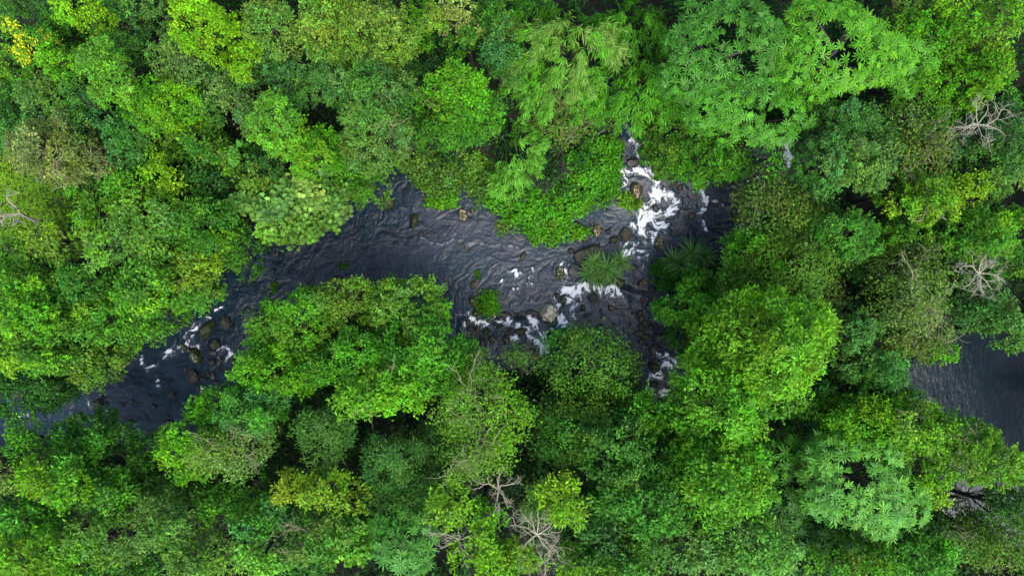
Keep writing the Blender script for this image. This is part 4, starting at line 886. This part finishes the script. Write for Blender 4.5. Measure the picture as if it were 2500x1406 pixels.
ROCKS = '''
1341,763,25,26,20,speckled,.8|large pale boulder speckled with dark lichen on the rock dam
1405,663,23,20,0,grey,.7|smooth dark grey boulder touching the pandanus clump in mid stream
1369,668,10,19,-10,mosspale,.6|slim mossy tan rock at the pool edge beside the smooth grey boulder
1434,617,36,18,-28,brown,.7|angular brown rock slab partly under the pandanus leaves
1449,726,14,15,0,dark,.9|round black boulder in the foam below the mid stream pandanus
1457,563,12,17,0,tan,.7|upright tan topped rock in the shallows below the creeper mat
1531,571,18,19,10,brown,.6|grey brown boulder at the edge of the main rapids
1501,585,13,10,-15,moss,.7|low dark green rock touching the grey brown boulder
1610,595,15,18,0,tan,.6|square black rock with a tan streak in mid rapids
1571,689,18,9,-35,tan,.7|pointed tan rock beside the forked channel
1514,690,11,14,20,moss,.7|dark rock under the drooping tips of the mid stream pandanus
1549,653,11,9,0,dark,.6|small dark rock just off the pandanus tips
1552,465,17,25,-10,tan,.9|tall tan faced boulder at the creeper edge beside the rapids
1556,318,19,29,0,dark,.8|big black boulder blocking the head of the rapids
1527,292,13,11,0,moss,.7|mossy rock at the stream head beside the big black boulder
1691,526,9,11,0,brown,.6|round dark rock splitting the side arm of the rapids
1800,525,11,11,0,mosspale,.7|small mossy rock with a pale top at the shaded bank of the bay
1545,398,21,13,-5,dark,.5|flat dark rock above the upper white fall
1784,441,14,13,0,brown,.35|half sunken brown rock in the shaded bay
1644,447,10,10,0,brown,.5|small brown rock in the side channel of the rapids
1615,405,17,15,20,dark,.5|black rock parting the upper rapids
1642,402,11,11,0,dark,.5|dark rock under the bush that overhangs the rapids
1600,508,9,11,0,dark,.45|black rock standing in the main white water
945,493,18,20,0,moss,.75|round dark mossy boulder in the pool under the upper bank
1010,540,11,21,8,moss,.7|long mossy boulder standing upright in the pool
1131,526,12,18,-25,tan,.6|tan blotched boulder in the pool near the creeper bank
1153,515,8,7,0,brown,.5|small round brown stone next to the tan blotched boulder
1170,539,7,6,0,brown,.5|tiny dark stone close to the bank past the tan blotched boulder
1276,625,8,14,30,brown,.5|flat brown rock trailing a wake in the lower pool
824,688,18,17,0,brown,.8|round brown boulder alone near the pool's lower bank
1159,694,15,10,-40,brown,.45|angular grey brown rock just upstream of the ferny bush
1157,734,14,16,0,mosspale,.75|mossy rock with a pale cap beside the ferny bush
1166,764,14,11,0,mosspale,.7|flat mossy rock at the dam's end below the ferny bush
1205,768,9,11,0,speckled,.8|chalky stone at the tip of the ferny bush
1229,770,11,6,10,tan,.5|low tan stone on the crest of the dam
1348,806,10,10,0,cap,.8|dark rock with a chalk white cap below the speckled boulder
1377,735,9,13,20,mosspale,.7|mossy rock beside the foam above the speckled boulder
1362,723,9,9,0,dark,.6|dark wet rock beside the mossy one above the speckled boulder
1236,768,16,5,-5,dark,.4|dark wet ledge on the crest of the dam
1268,766,18,5,5,dark,.4|black ledge stone in the middle of the dam's crest
1300,764,18,6,8,dark,.4|black ledge stone next to the speckled boulder
1148,804,12,8,10,dark,.7|oval black rock below the dam at the bank's edge
1167,808,7,14,-18,brown,.7|narrow brown rock leaning on the oval black rock
1186,811,10,9,0,moss,.7|rounded mossy rock below the dam
1202,829,11,10,0,brown,.7|round brown rock below the dam
1177,839,10,13,-20,dark,.7|dark pointed rock at the bank below the dam
1236,830,11,12,0,brown,.8|rounded brown rock next to the lower foam patch
1271,810,14,11,0,moss,.7|dark mossy rock at the rim of the main foam fan
1250,807,7,8,0,dark,.7|small black rock touching the dark mossy rock
1142,784,7,7,0,dark,.6|small black rock in the white water at the dam's bank end
1300,856,9,6,0,dark,.5|low dark rock by the slender grey tree
1483,741,6,5,0,grey,.5|small grey stone above the tan capped wedge rock
1494,754,8,9,-20,tan,.8|wedge shaped rock with a tan cap in the quiet channel
1474,774,7,6,0,tan,.8|small round tan stone in the quiet channel
1469,760,4,9,10,dark,.6|thin black splinter of rock above the round tan stone
1435,771,8,6,0,brown,.6|brown stone in the shallows below the round black boulder
1425,757,8,5,0,dark,.5|flat black stone below the round black boulder
1502,793,5,5,0,brown,.6|tiny brown stone beside the rounded dull green bank tree
1508,755,5,4,0,dark,.5|tiny black stone beside the tan capped wedge rock
1414,808,9,7,0,dark,.6|dark rock at the edge of the rounded dull green bank tree
1563,816,14,10,0,brown,.5|broad brown rock at the shaded end of the channel
1581,824,12,9,20,brown,.6|brown rock touching the broad one at the shaded end of the channel
1593,800,9,8,0,dark,.6|black rock at the foot of the mid green bank tree
1612,826,12,12,0,dark,.6|dark rock in the shade beside the two brown rocks
1640,830,14,22,0,dark,.7|tall shaded boulder under the mid green bank tree
1601,896,14,10,0,moss,.7|mossy rock above the lower white falls
1600,940,12,10,0,dark,.7|black rock between the two lower white falls
1573,730,7,10,10,brown,.6|narrow brown rock on the channel's shaded bank
1592,707,10,9,0,dark,.6|black rock behind the pointed tan rock
1588,752,9,10,0,dark,.6|black rock on the channel's shaded bank below the narrow brown one
547,788,13,20,0,brown,.75|brown upright oval boulder nearest the lower bank downstream
501,806,14,31,35,moss,.75|long dark green boulder lying beside the foam streak
519,842,14,13,0,brown,.7|brown wedge boulder in the middle of the downstream cluster
473,872,14,27,-25,mosspale,.75|mossy boulder with pale lichen in the downstream cluster
513,862,14,7,10,dark,.5|flat black rock under the brown wedge boulder
511,886,10,12,10,dark,.6|dark rounded rock beside the lichen covered mossy boulder
464,923,18,20,0,brown,.6|big round brown boulder at the tail of the downstream cluster
568,874,10,9,0,dark,.6|dark rock under the lower bank trees by the small white eddy
514,918,6,9,0,brown,.4|small square rock off the big round brown boulder
450,856,9,7,0,dark,.5|small black rock at the foot of the foam streak
228,988,13,12,0,mosspale,.8|pale mossy boulder alone in the shaded downstream reach
410,966,9,11,-20,brown,.6|tilted brown stone in the dark lower reach
452,983,8,9,0,mosspale,.6|pale mossy stone under the bank at the dark lower reach
403,1036,9,8,0,brown,.6|brown rock at the edge of the dark backwater
1632,110,24,30,0,dark,.7|large shaded boulder in the gully beneath the bamboo
1668,160,15,18,0,dark,.7|dark boulder further down the shaded gully
1682,206,14,13,0,brown,.6|brown boulder in the gully under the giant umbrella leaved tree'''
RIFFLE = [(1025,571),(1044,573),(1062,570),(1072,581),(1126,599),(1137,605),(1147,612)]

SCATTER = [
 ("small wet stone among many lining the shaded bank of the far channel", "wet stones on the shaded bank", (1556,690,1625,870), 24, (4,11)),
 ("small wet stone in the jumble just below the rock dam", "wet stones below the dam", (1135,780,1290,850), 20, (4,9)),
 ("small wet stone on the crest of the rock dam", "stones on the dam crest", (1180,752,1320,775), 9, (4,7)),
 ("small dark stone in the upper rapids near their head", "stones in the upper rapids", (1510,350,1680,480), 18, (5,11)),
 ("small dark stone between the pandanus and the creeper mat", "stones by the creeper mat", (1390,545,1510,640), 16, (4,9)),
 ("small dark stone in the shallows of the quiet channel below the pandanus", "stones in the quiet channel", (1400,735,1560,810), 14, (3,6)),
 ("small dark stone at the downstream bend among the mossy boulders", "stones at the downstream bend", (430,840,560,960), 18, (4,9)),
 ("small dark stone in the shaded lower reach", "stones in the lower reach", (200,950,440,1040), 9, (3.5,6)),
]
# ------------------------------------------------------------------ build
def build():
    build_setting()
    for i, ln in enumerate(TREES.strip().split('\n')):  # outer shore trees are out of view, added to darken the pond's reflection
        spec, rest = ln.split('|'); f = spec.split(',')
        kw = {}
        for t in f[8:]: kw[t.split('=')[0]] = t.split('=')[1]
        if ',bare=' in rest: rest, bq = rest.rsplit(',bare=', 1); kw['bare'] = bq
        for k in ('pacc', 'dens', 'rzf', 'fill'):
            if k in kw: kw[k] = float(kw[k])
        for k in ('bare', 'lobes'):
            if k in kw: kw[k] = int(kw[k])
        if f[6] == 'blossom': kw['spot'] = ((.40, .46, .015), .6)
        low = float(f[5]) < 6
        tree(i, *[float(q) for q in f[:6]], f[6], f[7], rest, name='bush' if low else 'tree', cat='bush' if low else 'tree', **kw)
    for i, (px, py, rx, ry, rot, top, c, lab, kw) in enumerate(PALMATE): palmate(i, px, py, rx, ry, rot, top, c, lab, **kw)
    for i, (px, py, rx, ry, top, c, lab, n, dr, kw) in enumerate(BAMBOO): bamboo(i, px, py, rx, ry, top, c, lab, n, dr, **kw)
    for i, (poly, st, c, lab, nm, cat, h, kw) in enumerate(CARPETS): carpet(i, poly, st, c, lab, nm.replace(' ', '_'), cat, h, **kw)
    for i, (hd, lab) in enumerate(PANDANUS): pandanus(i, hd, lab)
    for i, (px, py, r, top, lab, n, m, lean, kw) in enumerate(DEAD): dead_tree(i, px, py, r, top, lab, n, {'dead': M_DEAD, 'pale': M_PALEBARK, 'dark': M_DARKBARK}[m], lean, **kw)
    for i, ln in enumerate(ROCKS.strip().split('\n')):
        spec, lab = ln.split('|'); f = spec.split(','); rx, ry = float(f[2]), float(f[3])
        rock(i, float(f[0]), float(f[1]), rx, ry, float(f[4]), f[5], lab, hgt=float(f[6]), name='boulder' if rx * ry > 150 else 'rock')
    for i, (px, py) in enumerate(RIFFLE): rock(200 + i, px, py, 6.5, 5.5, 0, 'brown', 'small half drowned stone in the pool riffle', 'stones in the pool riffle', .4, 'stone', .1)
    for i, (lab, grp, box, n, rr) in enumerate(SCATTER):
        rg = np.random.default_rng(400 + i); k = 0; tries = 0
        while k < n and tries < 400:
            tries += 1; px = rg.uniform(box[0], box[2]); py = rg.uniform(box[1], box[3]); x, y = at(px, py)
            if float(bil(_SR, x, y)) > .1: continue
            a = rg.uniform(*rr); rock(300 + i * 40 + k, px, py, a * rg.uniform(.8, 1.4), a * rg.uniform(.7, 1.1), rg.uniform(0, 180), ['dark', 'brown', 'moss', 'dark'][rg.integers(4)], lab, grp, rg.uniform(.4, .7), 'stone', .15); k += 1
    # undergrowth beneath the canopy: nobody could count it
    rng = np.random.default_rng(77); n = 3400; q = np.column_stack([rng.uniform(-37, 37, n), rng.uniform(-22, 22, n)]); s = bil(_S, q[:, 0], q[:, 1])
    MEAD = [at(*t, 3.2) for t in [(-160,300),(40,330),(90,420),(190,470),(150,560),(-160,680)]]
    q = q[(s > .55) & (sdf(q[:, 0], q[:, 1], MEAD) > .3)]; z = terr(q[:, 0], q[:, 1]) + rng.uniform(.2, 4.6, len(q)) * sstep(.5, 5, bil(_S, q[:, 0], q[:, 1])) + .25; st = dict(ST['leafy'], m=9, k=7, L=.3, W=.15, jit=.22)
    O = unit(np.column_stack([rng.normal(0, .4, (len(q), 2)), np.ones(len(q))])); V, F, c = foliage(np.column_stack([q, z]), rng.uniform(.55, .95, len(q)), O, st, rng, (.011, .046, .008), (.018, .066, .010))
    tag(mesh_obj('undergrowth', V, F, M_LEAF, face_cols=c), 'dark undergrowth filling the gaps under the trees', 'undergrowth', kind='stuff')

build()
# ------------------------------------------------------------------ camera, light, world
cam = bpy.data.cameras.new('camera'); cam.sensor_width = 36; cam.lens = 36 * H / (2500 / PPM0); cam.clip_end = 3000; cam.clip_start = 1
co = bpy.data.objects.new('camera', cam); co.location = (0, 0, H); COL.objects.link(co); scene.camera = co
SUN_EL, SUN_AZ = math.radians(60), math.radians(158)      # azimuth clockwise from +Y (the photo's top)
sun = bpy.data.lights.new('sun', 'SUN'); sun.energy = 1.5; sun.angle = math.radians(38); sun.color = (1, .96, .90)
so = bpy.data.objects.new('sun', sun); COL.objects.link(so); so.location = (20, 0, 60)
from mathutils import Vector
d = Vector((math.sin(SUN_AZ) * math.cos(SUN_EL), math.cos(SUN_AZ) * math.cos(SUN_EL), math.sin(SUN_EL)))
so.rotation_euler = d.to_track_quat('Z', 'Y').to_euler()
W = bpy.data.worlds.new('World'); scene.world = W; W.use_nodes = True
nt = W.node_tree; sky = nt.nodes.new('ShaderNodeTexSky'); sky.sky_type = 'NISHITA'; sky.sun_disc = False
sky.sun_elevation = SUN_EL; sky.sun_rotation = SUN_AZ; sky.air_density = 1.0; sky.dust_density = 3.0; sky.ozone_density = 1.0
bg = nt.nodes['Background']; nt.links.new(sky.outputs[0], bg.inputs[0]); bg.inputs[1].default_value = .15
v = scene.view_settings; v.view_transform = 'Standard'; v.look = 'None'; v.gamma = 1; v.exposure = 1.55
c = scene.cycles; c.max_bounces = 5; c.diffuse_bounces = 2; c.glossy_bounces = 3; c.transmission_bounces = 3; c.use_denoising = True
